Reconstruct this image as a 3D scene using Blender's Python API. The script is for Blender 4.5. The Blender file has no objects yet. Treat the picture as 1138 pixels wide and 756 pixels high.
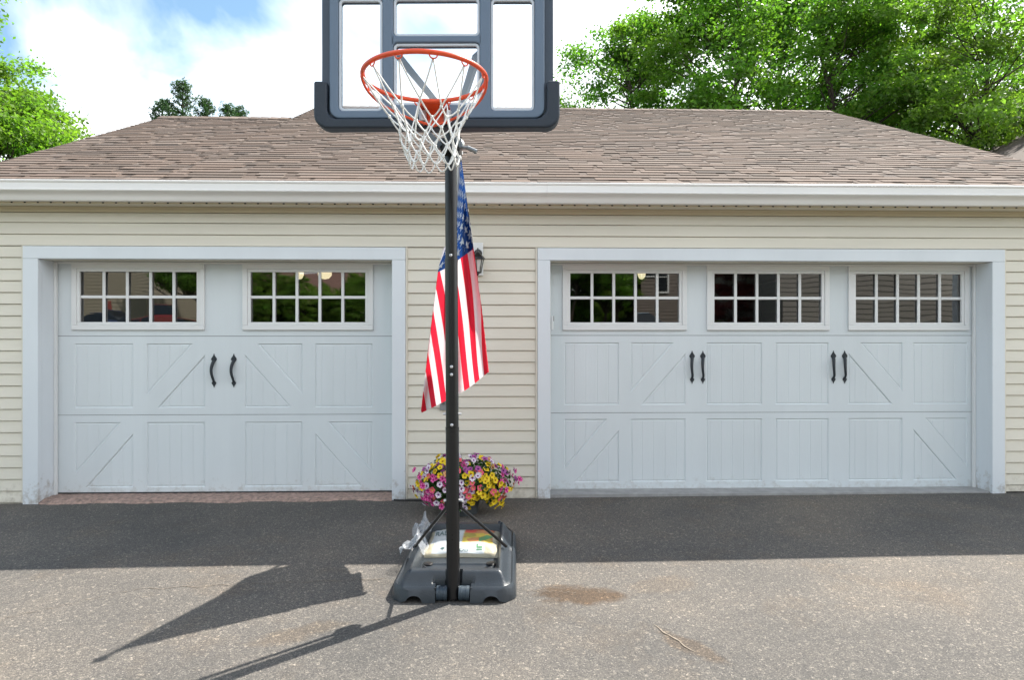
import bpy, bmesh, math, random
import numpy as np
from mathutils import Vector, Matrix
R_ = math.radians
random.seed(7); np.random.seed(7)
SC = bpy.context.scene
COL = SC.collection

# ------------------------------------------------------------------ camera
CAM_Z, CAM_Y, YAW, F = 1.385, -5.75, R_(1.56), 720.0
cam = bpy.data.cameras.new('camera'); camo = bpy.data.objects.new('camera', cam); COL.objects.link(camo)
cam.sensor_width = 36; cam.lens = F/1138*36; cam.clip_start = .05; cam.clip_end = 900
camo.location = (0, CAM_Y, CAM_Z); camo.rotation_euler = (R_(90), 0, -YAW)
SC.camera = camo

# ------------------------------------------------------------------ sun, sky, exposure
SUN_EL = R_(53.0)
SX, SY = .745, .667                      # horizontal direction towards the sun (behind the garage, to the right)
SUN_STR, SKY_STR, CLOUD, EXPO = 3.2, .13, 6.9, 1.84
sl = bpy.data.lights.new('sun', 'SUN'); sl.energy = SUN_STR; sl.angle = R_(.53); sl.color = (1, .95, .87)
so = bpy.data.objects.new('sun', sl); COL.objects.link(so)
sd = Vector((SX*math.cos(SUN_EL), SY*math.cos(SUN_EL), math.sin(SUN_EL)))
so.rotation_euler = sd.to_track_quat('Z', 'Y').to_euler(); so.location = (5, 8, 20)
SC.view_settings.view_transform = 'Standard'; SC.view_settings.look = 'None'
SC.view_settings.exposure = EXPO; SC.view_settings.gamma = 1
W_ = bpy.data.worlds.new('World'); SC.world = W_; W_.use_nodes = True
nt = W_.node_tree; nt.nodes.clear()
def N(tree, t, **kw):
    n = tree.nodes.new(t)
    for k, v in kw.items(): setattr(n, k, v)
    return n
out = N(nt, 'ShaderNodeOutputWorld'); bg = N(nt, 'ShaderNodeBackground'); bg.inputs[1].default_value = SKY_STR
sky = N(nt, 'ShaderNodeTexSky', sky_type='NISHITA', sun_disc=False, sun_elevation=SUN_EL, sun_rotation=math.atan2(SX, SY))
sky.air_density = 1.0; sky.dust_density = .4; sky.ozone_density = 2.5
tc = N(nt, 'ShaderNodeTexCoord'); sep = N(nt, 'ShaderNodeSeparateXYZ'); nt.links.new(tc.outputs['Generated'], sep.inputs[0])
zz = N(nt, 'ShaderNodeMath', operation='MAXIMUM'); zz.inputs[1].default_value = .0; nt.links.new(sep.outputs[2], zz.inputs[0])
za = N(nt, 'ShaderNodeMath', operation='ADD'); za.inputs[1].default_value = .22; nt.links.new(zz.outputs[0], za.inputs[0])
dx = N(nt, 'ShaderNodeMath', operation='DIVIDE'); nt.links.new(sep.outputs[0], dx.inputs[0]); nt.links.new(za.outputs[0], dx.inputs[1])
dy = N(nt, 'ShaderNodeMath', operation='DIVIDE'); nt.links.new(sep.outputs[1], dy.inputs[0]); nt.links.new(za.outputs[0], dy.inputs[1])
cmb = N(nt, 'ShaderNodeCombineXYZ'); nt.links.new(dx.outputs[0], cmb.inputs[0]); nt.links.new(dy.outputs[0], cmb.inputs[1])
mp = N(nt, 'ShaderNodeMapping'); mp.inputs['Location'].default_value = (1.9, 3.4, 0); nt.links.new(cmb.outputs[0], mp.inputs[0])
n1 = N(nt, 'ShaderNodeTexNoise'); n1.inputs['Scale'].default_value = 1.1; n1.inputs['Detail'].default_value = 7; n1.inputs['Roughness'].default_value = .52; n1.inputs['Distortion'].default_value = .5
nt.links.new(mp.outputs[0], n1.inputs['Vector'])
# fewer clouds towards the high left, as over the garage in the photograph
ma = N(nt, 'ShaderNodeMath', operation='MULTIPLY_ADD'); ma.inputs[1].default_value = -.35; ma.inputs[2].default_value = .250
nt.links.new(sep.outputs[2], ma.inputs[0])
mx = N(nt, 'ShaderNodeMath', operation='MULTIPLY_ADD'); mx.inputs[1].default_value = .22
nt.links.new(sep.outputs[0], mx.inputs[0]); nt.links.new(ma.outputs[0], mx.inputs[2])
mxc = N(nt, 'ShaderNodeClamp'); mxc.inputs['Min'].default_value = .0; mxc.inputs['Max'].default_value = .3
nt.links.new(mx.outputs[0], mxc.inputs['Value'])
ad = N(nt, 'ShaderNodeMath', operation='ADD'); nt.links.new(n1.outputs[0], ad.inputs[0]); nt.links.new(mxc.outputs[0], ad.inputs[1])
rp = N(nt, 'ShaderNodeValToRGB'); rp.color_ramp.elements[0].position = .47; rp.color_ramp.elements[1].position = .66
nt.links.new(ad.outputs[0], rp.inputs[0])
n2 = N(nt, 'ShaderNodeTexNoise'); n2.inputs['Scale'].default_value = 2.3; n2.inputs['Detail'].default_value = 6
nt.links.new(mp.outputs[0], n2.inputs['Vector'])
cr = N(nt, 'ShaderNodeValToRGB'); cr.color_ramp.elements[0].position = .3; cr.color_ramp.elements[1].position = .62
cr.color_ramp.elements[0].color = (CLOUD*.45, CLOUD*.48, CLOUD*.51, 1); cr.color_ramp.elements[1].color = (CLOUD*.98, CLOUD, CLOUD*1.02, 1)
nt.links.new(n2.outputs[0], cr.inputs[0])
skm = N(nt, 'ShaderNodeMixRGB', blend_type='MULTIPLY'); skm.inputs[0].default_value = 1; skm.inputs[2].default_value = (.52, .55, .48, 1); nt.links.new(sky.outputs[0], skm.inputs[1])
mix = N(nt, 'ShaderNodeMixRGB'); nt.links.new(rp.outputs[0], mix.inputs[0]); nt.links.new(skm.outputs[0], mix.inputs[1]); nt.links.new(cr.outputs[0], mix.inputs[2])
nt.links.new(mix.outputs[0], bg.inputs[0]); nt.links.new(bg.outputs[0], out.inputs[0])

# ------------------------------------------------------------------ helpers
def C(px, py, Z):                     # a point seen at (px,py) of the photograph, Z metres deep -> world
    x = (px-569)/F*Z; h = (378-py)/F*Z
    return Vector((x*math.cos(YAW)+Z*math.sin(YAW), CAM_Y - x*math.sin(YAW)+Z*math.cos(YAW), CAM_Z+h))
def WX(px, Y):                        # world X of pixel column on the plane y=Y
    rx = (px-569)/F; dxx = rx*math.cos(YAW)+math.sin(YAW); dyy = -rx*math.sin(YAW)+math.cos(YAW)
    return dxx*(Y-CAM_Y)/dyy
def mat(name, col, rough=.6, spec=.5, metal=0., var=0., vscale=4., bump=0., bscale=60., coat=0., stretch=None, noise_col=None):
    m = bpy.data.materials.new(name); m.use_nodes = True; t = m.node_tree
    b = t.nodes['Principled BSDF']; b.inputs['Base Color'].default_value = (*col, 1); b.inputs['Roughness'].default_value = rough
    b.inputs['Specular IOR Level'].default_value = spec; b.inputs['Metallic'].default_value = metal; b.inputs['Coat Weight'].default_value = coat
    if var or bump:
        tcn = N(t, 'ShaderNodeTexCoord'); src = tcn.outputs['Object']
        if stretch:
            mpn = N(t, 'ShaderNodeMapping'); mpn.inputs['Scale'].default_value = stretch; t.links.new(src, mpn.inputs[0]); src = mpn.outputs[0]
    if var:
        n = N(t, 'ShaderNodeTexNoise'); n.inputs['Scale'].default_value = vscale; n.inputs['Detail'].default_value = 6; n.inputs['Roughness'].default_value = .62
        t.links.new(src, n.inputs['Vector'])
        r = N(t, 'ShaderNodeValToRGB'); r.color_ramp.elements[0].position = .3; r.color_ramp.elements[1].position = .7
        c0 = noise_col if noise_col else tuple(c*(1-var) for c in col)
        r.color_ramp.elements[0].color = (*c0, 1); r.color_ramp.elements[1].color = (*[min(1, c*(1+var*.4)) for c in col], 1)
        t.links.new(n.outputs[0], r.inputs[0]); t.links.new(r.outputs[0], b.inputs['Base Color'])
        rr = N(t, 'ShaderNodeMapRange'); rr.inputs['To Min'].default_value = rough*.85; rr.inputs['To Max'].default_value = min(1, rough*1.2)
        t.links.new(n.outputs[0], rr.inputs['Value']); t.links.new(rr.outputs[0], b.inputs['Roughness'])
    if bump:
        n = N(t, 'ShaderNodeTexNoise'); n.inputs['Scale'].default_value = bscale; n.inputs['Detail'].default_value = 4
        t.links.new(src, n.inputs['Vector'])
        bp = N(t, 'ShaderNodeBump'); bp.inputs['Strength'].default_value = bump; bp.inputs['Distance'].default_value = .01
        t.links.new(n.outputs[0], bp.inputs['Height']); t.links.new(bp.outputs[0], b.inputs['Normal'])
    return m
def empty(name, label=None, cat=None, loc=(0, 0, 0), rz=0, group=None):
    o = bpy.data.objects.new(name, None); COL.objects.link(o); o.location = loc; o.rotation_euler = (0, 0, rz)
    o.empty_display_size = .1
    return tag(o, label, cat, group)
def tag(o, label=None, cat=None, group=None, kind=None):
    if label: o['label'] = label
    if cat: o['category'] = cat
    if group: o['group'] = group
    if kind: o['kind'] = kind
    return o
def obj(name, bm, mats, parent=None, smooth=False, bevel=0, seg=2, recalc=True):
    if recalc: bmesh.ops.recalc_face_normals(bm, faces=bm.faces[:])
    me = bpy.data.meshes.new(name); bm.to_mesh(me); bm.free()
    o = bpy.data.objects.new(name, me); COL.objects.link(o)
    for m in (mats if isinstance(mats, (list, tuple)) else [mats]): me.materials.append(m)
    if parent: o.parent = parent
    if smooth:
        for p in me.polygons: p.use_smooth = True
        if bevel == 0 and smooth != 'full':
            try: me.set_sharp_from_angle(angle=R_(38))
            except Exception: pass
    if bevel:
        b = o.modifiers.new('bevel', 'BEVEL'); b.width = bevel; b.segments = seg; b.limit_method = 'ANGLE'; b.angle_limit = R_(40)
        b.harden_normals = False
    return o
def B(): return bmesh.new()
def obj_split(name, bm, mats, parent=None, **kw):      # every loose piece becomes a part of its own
    bm.verts.ensure_lookup_table(); seen = set(); res = []
    for f0 in bm.faces[:]:
        if f0 in seen: continue
        comp = []; st = [f0]; seen.add(f0)
        while st:
            f = st.pop(); comp.append(f)
            for e in f.edges:
                for g in e.link_faces:
                    if g not in seen: seen.add(g); st.append(g)
        b2 = B(); vm = {}
        for f in comp:
            for v in f.verts:
                if v not in vm: vm[v] = b2.verts.new(v.co)
            b2.faces.new([vm[v] for v in f.verts])
        res.append(obj(name, b2, mats, parent, **kw))
    bm.free(); return res
def box(bm, x0, x1, y0, y1, z0, z1, mi=0, M=None):
    v = [bm.verts.new((x, y, z)) for x in (x0, x1) for y in (y0, y1) for z in (z0, z1)]
    if M: 
        for q in v: q.co = M @ q.co
    for idx in ((0, 1, 3, 2), (4, 6, 7, 5), (0, 4, 5, 1), (2, 3, 7, 6), (0, 2, 6, 4), (1, 5, 7, 3)):
        f = bm.faces.new([v[i] for i in idx]); f.material_index = mi
    return v
def tube(bm, pts, r, n=8, closed=False, caps=True, mi=0):
    pts = [Vector(p) for p in pts]; k = len(pts); rs = r if isinstance(r, (list, tuple)) else [r]*k
    rings = []; up = None
    for i, p in enumerate(pts):
        if closed: t = pts[(i+1) % k]-pts[i-1]
        else: t = pts[min(i+1, k-1)]-pts[max(i-1, 0)]
        t.normalize()
        if up is None:
            up = Vector((0, 0, 1)) if abs(t.z) < .9 else Vector((1, 0, 0))
        a = (up - t*up.dot(t)); 
        if a.length < 1e-5: a = t.orthogonal()
        a.normalize(); up = a; b = t.cross(a)
        rings.append([bm.verts.new(p + (a*math.cos(2*math.pi*j/n)+b*math.sin(2*math.pi*j/n))*rs[i]) for j in range(n)])
    for i in range(k if closed else k-1):
        A, D = rings[i], rings[(i+1) % k]
        for j in range(n):
            f = bm.faces.new((A[j], A[(j+1) % n], D[(j+1) % n], D[j])); f.material_index = mi
    if caps and not closed:
        bm.faces.new(rings[0][::-1]).material_index = mi; bm.faces.new(rings[-1]).material_index = mi
def lathe(bm, prof, n=24, c=(0, 0, 0), mi=0, M=None):
    rings = []
    for r, z in prof:
        rings.append([bm.verts.new((c[0]+r*math.cos(2*math.pi*j/n), c[1]+r*math.sin(2*math.pi*j/n), c[2]+z)) for j in range(n)])
    if M:
        for rg in rings:
            for q in rg: q.co = M @ q.co
    for A, D in zip(rings, rings[1:]):
        for j in range(n): bm.faces.new((A[j], A[(j+1) % n], D[(j+1) % n], D[j])).material_index = mi
    bm.faces.new(rings[0][::-1]); bm.faces.new(rings[-1])
def prism(bm, poly, y0, y1, mi=0):           # poly in x,z extruded along y
    a = [bm.verts.new((x, y0, z)) for x, z in poly]; b = [bm.verts.new((x, y1, z)) for x, z in poly]
    k = len(poly)
    for i in range(k): bm.faces.new((a[i], a[(i+1) % k], b[(i+1) % k], b[i])).material_index = mi
    bm.faces.new(a[::-1]).material_index = mi; bm.faces.new(b).material_index = mi
def extrude_x(bm, prof, x0, x1, mi=0, closed=True):     # prof in y,z
    a = [bm.verts.new((x0, y, z)) for y, z in prof]; b = [bm.verts.new((x1, y, z)) for y, z in prof]
    k = len(prof)
    for i in range(k if closed else k-1): bm.faces.new((a[i], a[(i+1) % k], b[(i+1) % k], b[i])).material_index = mi
    if closed: bm.faces.new(a[::-1]); bm.faces.new(b)
def rrect(x0, x1, z0, z1, r, n=6, corners=(1, 1, 1, 1)):   # CCW rounded rect: BL BR TR TL
    P = []
    for (cx, cz, a0, on) in ((x0, z0, 180, corners[0]), (x1, z0, 270, corners[1]), (x1, z1, 0, corners[2]), (x0, z1, 90, corners[3])):
        rr = r if on else 0.0
        if not rr: P.append((cx, cz)); continue
        ox = cx+rr if cx == x0 else cx-rr; oz = cz+rr if cz == z0 else cz-rr
        for i in range(n+1):
            a = R_(a0+90*i/n); P.append((ox+rr*math.cos(a), oz+rr*math.sin(a)))
    return P
def holed_plate(bm, outer, holes, y0, y1, mi=0):   # plate in XZ between y0 (front) and y1 with holes
    loops = [outer]+holes
    for side, y in ((0, y0), (1, y1)):
        edges = []; vs_all = []
        for lp in loops:
            vs = [bm.verts.new((x, y, z)) for x, z in lp]; vs_all.append(vs)
            edges += [bm.edges.new((vs[i], vs[(i+1) % len(vs)])) for i in range(len(vs))]
        r = bmesh.ops.triangle_fill(bm, use_beauty=True, edges=edges)
        for g in r['geom']:
            if isinstance(g, bmesh.types.BMFace): g.material_index = mi
        if side == 0: front = vs_all
        else: back = vs_all
    for A, D in zip(front, back):
        k = len(A)
        for i in range(k): bm.faces.new((A[i], A[(i+1) % k], D[(i+1) % k], D[i])).material_index = mi

# ------------------------------------------------------------------ materials
M_door = mat('door_paint', (.67, .715, .735), .42, .4, var=.07, vscale=1.9, bump=.10, bscale=120, stretch=(1, 1, .10))
M_case = mat('casing_paint', (.70, .74, .775), .38, .45, var=.06, vscale=2.0, stretch=(1, 1, .3))
M_sash = mat('sash_vinyl', (.74, .745, .74), .4, .45, var=.03)
M_siding = mat('siding_vinyl', (.70, .66, .565), .5, .35, var=.07, vscale=2.2, bump=.12, bscale=45, stretch=(.35, 1, 2.5))
M_frieze = mat('frieze_vinyl', (.60, .52, .38), .5, .35, var=.08, vscale=2)
M_gutter = mat('gutter_aluminium', (.82, .80, .775), .33, .5, var=.07, vscale=2.5, stretch=(.4, 1, 6))
M_black = mat('black_paint', (.008, .008, .009), .32, .5)
M_iron = mat('wrought_iron', (.022, .028, .035), .5, .4, bump=.2, bscale=200)
M_dark = mat('dark_gap', (.012, .011, .01), .9)
M_gasket = mat('rubber_gasket', (.03, .03, .032), .7)
M_bolt = mat('zinc_bolt', (.55, .55, .56), .35, metal=.4)
M_conc = mat('sill_concrete', (.34, .335, .325), .9, var=.25, vscale=9, bump=.5, bscale=80)
M_pink = mat('broken_concrete', (.40, .27, .22), .95, var=.55, vscale=28, bump=.9, bscale=60, noise_col=(.16, .12, .10))
M_inner = mat('garage_interior', (.25, .24, .22), .9, var=.2, vscale=1)
M_base = mat('hoop_base_plastic', (.024, .031, .039), .33, .5, var=.22, vscale=7, bump=.25, bscale=160)
M_slate = mat('backboard_frame', (.11, .16, .23), .38, .5, var=.08, vscale=3)
M_slate_d = mat('backboard_rail', (.035, .055, .085), .42, .5, var=.05)
M_pad = mat('backboard_pad', (.022, .032, .047), .5, .4, bump=.1, bscale=80)
M_arm = mat('arm_steel', (.19, .25, .32), .4, .5)
M_orange = mat('rim_orange', (.78, .085, .022), .36, .5, var=.12, vscale=20)
M_net = mat('net_nylon', (.82, .82, .80), .7, .2, bump=.3, bscale=400)
M_grey = mat('grey_metal', (.30, .31, .32), .4, metal=.6)
M_silver = mat('silver_clip', (.75, .75, .74), .3, metal=.5)
M_glassrim = mat('window_bevel', (.55, .60, .66), .3, .5)
def glass(name, tint=(.55, .6, .6), wav=.25, base=.075):
    m = bpy.data.materials.new(name); m.use_nodes = True; t = m.node_tree; t.nodes.clear()
    o = N(t, 'ShaderNodeOutputMaterial'); tr = N(t, 'ShaderNodeBsdfTransparent'); tr.inputs[0].default_value = (*tint, 1)
    gl = N(t, 'ShaderNodeBsdfGlossy'); gl.inputs['Roughness'].default_value = .015
    lw = N(t, 'ShaderNodeFresnel'); lw.inputs['IOR'].default_value = 1.5
    ml = N(t, 'ShaderNodeMath', operation='MULTIPLY_ADD'); ml.inputs[1].default_value = 1.8; ml.inputs[2].default_value = base
    mi = N(t, 'ShaderNodeMixShader'); tcn = N(t, 'ShaderNodeTexCoord')
    n = N(t, 'ShaderNodeTexNoise'); n.inputs['Scale'].default_value = 3.6; n.inputs['Detail'].default_value = 0
    b = N(t, 'ShaderNodeBump'); b.inputs['Strength'].default_value = wav; b.inputs['Distance'].default_value = .02
    t.links.new(tcn.outputs['Object'], n.inputs['Vector']); t.links.new(n.outputs[0], b.inputs['Height'])
    t.links.new(b.outputs[0], gl.inputs['Normal'])
    t.links.new(lw.outputs[0], ml.inputs[0]); t.links.new(ml.outputs[0], mi.inputs[0]); t.links.new(tr.outputs[0], mi.inputs[1]); t.links.new(gl.outputs[0], mi.inputs[2])
    t.links.new(mi.outputs[0], o.inputs[0]); return m
M_glass = glass('window_glass', (.30, .33, .33), .045, .13)
M_acrylic = glass('acrylic', (.90, .93, .95), 0, -.02)
def attr_mat(name, rough=.8, spec=.3, bump=0, bscale=100, trans=0.0, grain=0.0, gscale=300):
    m = bpy.data.materials.new(name); m.use_nodes = True; t = m.node_tree; b = t.nodes['Principled BSDF']
    a = N(t, 'ShaderNodeAttribute', attribute_name='tint'); b.inputs['Roughness'].default_value = rough; b.inputs['Specular IOR Level'].default_value = spec
    csrc = a.outputs['Color']
    if grain:
        tcn = N(t, 'ShaderNodeTexCoord'); v = N(t, 'ShaderNodeTexNoise'); v.inputs['Scale'].default_value = gscale; v.inputs['Detail'].default_value = 2
        t.links.new(tcn.outputs['Object'], v.inputs['Vector'])
        mr = N(t, 'ShaderNodeMapRange'); mr.inputs['From Min'].default_value = .3; mr.inputs['From Max'].default_value = .7; mr.inputs['To Min'].default_value = 1-grain; mr.inputs['To Max'].default_value = 1+grain
        t.links.new(v.outputs[0], mr.inputs['Value'])
        mu = N(t, 'ShaderNodeVectorMath', operation='SCALE'); t.links.new(csrc, mu.inputs[0]); t.links.new(mr.outputs[0], mu.inputs['Scale']); csrc = mu.outputs[0]
    t.links.new(csrc, b.inputs['Base Color'])
    if trans:
        o = t.nodes['Material Output']; tl = N(t, 'ShaderNodeBsdfTranslucent'); mi = N(t, 'ShaderNodeMixShader'); mi.inputs[0].default_value = trans
        hs = N(t, 'ShaderNodeMixRGB', blend_type='MULTIPLY'); hs.inputs[0].default_value = 1; hs.inputs[2].default_value = (1.35, 1.75, .55, 1)
        t.links.new(csrc, hs.inputs[1]); t.links.new(hs.outputs[0], tl.inputs[0])
        t.links.new(b.outputs[0], mi.inputs[1]); t.links.new(tl.outputs[0], mi.inputs[2]); t.links.new(mi.outputs[0], o.inputs[0])
    return m
def set_tint(me, cols):      # one colour per polygon
    at = me.color_attributes.new('tint', 'FLOAT_COLOR', 'CORNER')
    ln = np.zeros(len(me.polygons), dtype=np.int32); me.polygons.foreach_get('loop_total', ln)
    c = np.repeat(np.asarray(cols, dtype=np.float32), ln, axis=0)
    c = np.hstack([c, np.ones((len(c), 1), dtype=np.float32)])
    at.data.foreach_set('color', c.ravel())

def grime(m, top, col=(.30, .25, .19), k=.8):
    t = m.node_tree; b = t.nodes['Principled BSDF']; src = b.inputs['Base Color'].links[0].from_socket
    g = N(t, 'ShaderNodeNewGeometry'); sp = N(t, 'ShaderNodeSeparateXYZ'); t.links.new(g.outputs['Position'], sp.inputs[0])
    n = N(t, 'ShaderNodeTexNoise'); n.inputs['Scale'].default_value = 16; n.inputs['Detail'].default_value = 7; n.inputs['Roughness'].default_value = .7; t.links.new(g.outputs['Position'], n.inputs['Vector'])
    mr = N(t, 'ShaderNodeMapRange'); mr.inputs['From Min'].default_value = -.03; mr.inputs['From Max'].default_value = top; mr.inputs['To Min'].default_value = .22; mr.inputs['To Max'].default_value = -.12
    t.links.new(sp.outputs[2], mr.inputs['Value']); a = N(t, 'ShaderNodeMath', operation='ADD'); t.links.new(mr.outputs[0], a.inputs[0]); t.links.new(n.outputs[0], a.inputs[1])
    r = N(t, 'ShaderNodeValToRGB'); r.color_ramp.elements[0].position = .60; r.color_ramp.elements[1].position = .86; r.color_ramp.elements[1].color = (k, k, k, 1); t.links.new(a.outputs[0], r.inputs[0])
    x = N(t, 'ShaderNodeMixRGB'); t.links.new(r.outputs[0], x.inputs[0]); t.links.new(src, x.inputs[1]); x.inputs[2].default_value = (*col, 1); t.links.new(x.outputs[0], b.inputs['Base Color'])
grime(M_case, .35); grime(M_door, .22, k=.45); grime(M_siding, .30, k=.6)

# ------------------------------------------------------------------ terrain
def smooth(a, b, x):
    t = min(1, max(0, (x-a)/(b-a))); return t*t*(3-2*t)
def gz(x, y):
    z = -.020 + .0045*max(-6, min(6, x))
    z += .006*math.sin(x*1.3+.6)*math.sin(y*1.1+1.0)*smooth(-.2, -1.2, y)
    z += 1.15*smooth(-13, -24, y)
    return z
def grid_mesh(x0, x1, y0, y1, nx, ny, dz, xs=None, ys=None):
    bm = B(); xs = xs or [x0+(x1-x0)*i/nx for i in range(nx+1)]; ys = ys or [y0+(y1-y0)*j/ny for j in range(ny+1)]
    V = [[bm.verts.new((x, y, gz(x, y)+dz)) for y in ys] for x in xs]
    for i in range(len(xs)-1):
        for j in range(len(ys)-1): bm.faces.new((V[i][j], V[i+1][j], V[i+1][j+1], V[i][j+1]))
    return bm
def asphalt():
    m = bpy.data.materials.new('asphalt'); m.use_nodes = True; t = m.node_tree; b = t.nodes['Principled BSDF']
    g = N(t, 'ShaderNodeNewGeometry'); P = g.outputs['Position']
    def noise(s, d=5, r=.6):
        n = N(t, 'ShaderNodeTexNoise'); n.inputs['Scale'].default_value = s; n.inputs['Detail'].default_value = d; n.inputs['Roughness'].default_value = r
        t.links.new(P, n.inputs['Vector']); return n.outputs[0]
    def ramp(src, stops):
        r = N(t, 'ShaderNodeValToRGB'); e = r.color_ramp.elements
        e[0].position, e[0].color = stops[0][0], (*stops[0][1], 1); e[1].position, e[1].color = stops[-1][0], (*stops[-1][1], 1)
        for p, c in stops[1:-1]:
            q = e.new(p); q.color = (*c, 1)
        t.links.new(src, r.inputs[0]); return r.outputs[0]
    def mixc(f, a, c, bt='MIX'):
        x = N(t, 'ShaderNodeMixRGB', blend_type=bt)
        for k, s in ((0, f), (1, a), (2, c)):
            if isinstance(s, (int, float)): x.inputs[k].default_value = s
            elif isinstance(s, tuple): x.inputs[k].default_value = (*s, 1)
            else: t.links.new(s, x.inputs[k])
        return x.outputs[0]
    base = ramp(noise(.55, 6), [(.33, (.080, .078, .075)), (.5, (.110, .103, .095)), (.68, (.146, .130, .112))])
    # dusty weathering that grows away from the freshly covered strip by the wall
    sp = N(t, 'ShaderNodeSeparateXYZ'); t.links.new(P, sp.inputs[0])
    v = N(t, 'ShaderNodeTexVoronoi'); v.inputs['Scale'].default_value = 225; t.links.new(P, v.inputs['Vector'])
    sv = N(t, 'ShaderNodeSeparateColor'); t.links.new(v.outputs['Color'], sv.inputs[0])
    stone = ramp(sv.outputs[0], [(.0, (.55, .55, .57)), (.3, (.80, .79, .78)), (.62, (1.0, .98, .95)), (.9, (1.28, 1.24, 1.17)), (.985, (2.1, 2.0, 1.9))])
    col = mixc(1, base, stone, 'MULTIPLY')
    v2 = N(t, 'ShaderNodeTexVoronoi'); v2.inputs['Scale'].default_value = 75; t.links.new(P, v2.inputs['Vector'])
    sv2 = N(t, 'ShaderNodeSeparateColor'); t.links.new(v2.outputs['Color'], sv2.inputs[0])
    st2 = ramp(sv2.outputs[1], [(.0, (.88, .88, .9)), (.5, (1, 1, 1)), (.94, (1.05, 1.04, 1.02)), (.965, (1.8, 1.75, 1.65))])
    col = mixc(.8, col, mixc(1, col, st2, 'MULTIPLY'))
    col = mixc(ramp(noise(1.6, 6, .7), [(.52, (0, 0, 0)), (.75, (.55, .55, .55))]), col, mixc(1, col, (1.16, .98, .80), 'MULTIPLY'))
    # brown stain beside the hoop base and one round the crack: real stains with their own shape
    def blob(cx, cy, rx, ry, rot, colr, k):
        mpn = N(t, 'ShaderNodeMapping', vector_type='TEXTURE'); mpn.inputs['Location'].default_value = (cx, cy, 0); mpn.inputs['Rotation'].default_value = (0, 0, rot); mpn.inputs['Scale'].default_value = (rx, ry, 1000)
        t.links.new(P, mpn.inputs[0]); ln = N(t, 'ShaderNodeVectorMath', operation='LENGTH'); t.links.new(mpn.outputs[0], ln.inputs[0])
        ad_ = N(t, 'ShaderNodeMath', operation='MULTIPLY_ADD'); ad_.inputs[1].default_value = .9; t.links.new(noise(7, 5), ad_.inputs[0]); t.links.new(ln.outputs['Value'], ad_.inputs[2])
        return ramp(ad_.outputs[0], [(.75, (k, k, k)), (1.35, (0, 0, 0))])
    c1 = C(640, 657, 3.57); col = mixc(blob(c1.x, c1.y, .50, .28, -.15, None, .95), col, mixc(1, col, (.66, .50, .37), 'MULTIPLY'))
    c2 = C(762, 712, 2.99); col = mixc(blob(c2.x, c2.y, .42, .13, -.95, None, .7), col, mixc(1, col, (.86, .70, .56), 'MULTIPLY'))
    c3 = C(330, 700, 3.1); col = mixc(blob(c3.x, c3.y, .5, .16, .55, None, .5), col, mixc(1, col, (1.05, .88, .70), 'MULTIPLY'))
    c4 = C(735, 645, 3.7); col = mixc(blob(c4.x, c4.y, .5, .25, .3, None, .5), col, mixc(1, col, (1.12, 1.0, .88), 'MULTIPLY'))
    t.links.new(col, b.inputs['Base Color']); b.inputs['Roughness'].default_value = .88; b.inputs['Specular IOR Level'].default_value = .25
    bp = N(t, 'ShaderNodeBump'); bp.inputs['Strength'].default_value = .4; bp.inputs['Distance'].default_value = .002
    t.links.new(v.outputs['Distance'], bp.inputs['Height'])
    bp2 = N(t, 'ShaderNodeBump'); bp2.inputs['Strength'].default_value = .4; bp2.inputs['Distance'].default_value = .006
    t.links.new(noise(35, 4), bp2.inputs['Height']); t.links.new(bp.outputs[0], bp2.inputs['Normal']); t.links.new(bp2.outputs[0], b.inputs['Normal'])
    return m
M_asph = asphalt()
M_grass = mat('lawn_grass', (.07, .11, .03), .95, .2, var=.5, vscale=1.5, bump=.8, bscale=30)
xs = [-260, -160, -100, -60, -40, -25]+[-16+i*2 for i in range(17)]+[25, 40, 60, 100, 160, 260]
ys = [-260, -160, -100, -60, -40]+[-32+i*1.5 for i in range(22)]+[4, 12, 25, 45, 80, 140, 260]
tag(obj('ground', grid_mesh(0, 0, 0, 0, 0, 0, -.10, xs, ys), M_grass, smooth='full'), kind='structure')
tag(obj('driveway', grid_mesh(-8.2, 9, -15.5, .22, 60, 100, 0), M_asph, smooth='full'), kind='structure')
tag(obj('road', grid_mesh(-70, 70, -23.5, -17.2, 70, 8, .03), mat('road_asphalt', (.06, .06, .06), .9, var=.2, bump=.4), smooth='full'), kind='structure')
# crack filled with pale grit
bm = B(); p0, p1 = C(724, 689, 3.207), C(772, 721, 2.91)
prev = None
for i in range(25):
    f = i/24; q = p0.lerp(p1, f); q.x += .006*math.sin(i*.55)+random.uniform(-.002, .002); w = .006*(math.sin(math.pi*f)**.5)*random.uniform(.4, 1.1)
    d = (p1-p0).normalized(); nrm = Vector((-d.y, d.x, 0)); zq = gz(q.x, q.y)+.0035
    a = bm.verts.new((q.x+nrm.x*w, q.y+nrm.y*w, zq)); c = bm.verts.new((q.x-nrm.x*w, q.y-nrm.y*w, zq))
    if prev: bm.faces.new((prev[0], prev[1], c, a))
    prev = (a, c)
tag(obj('crack_filler', bm, mat('grit', (.24, .20, .155), .95, var=.4, vscale=60)), kind='structure')
bm = B()
for (A_, B_) in (((0, 683, 3.27), (150, 651, 3.65)), ((150, 651, 3.65), (430, 640, 3.81)), ((580, 652, 3.64), (640, 655, 3.60))):
    a, c = C(*A_), C(*B_); prev = None; n = 50
    for i in range(n+1):
        q = a.lerp(c, i/n); q.y += .012*math.sin(i*.9)+random.uniform(-.006, .006); w = .0035*random.uniform(.2, 1)
        zq = gz(q.x, q.y)+.0035; v1 = bm.verts.new((q.x, q.y+w, zq)); v2 = bm.verts.new((q.x, q.y-w, zq))
        if prev: bm.faces.new((prev[0], prev[1], v2, v1))
        prev = (v1, v2)
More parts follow.
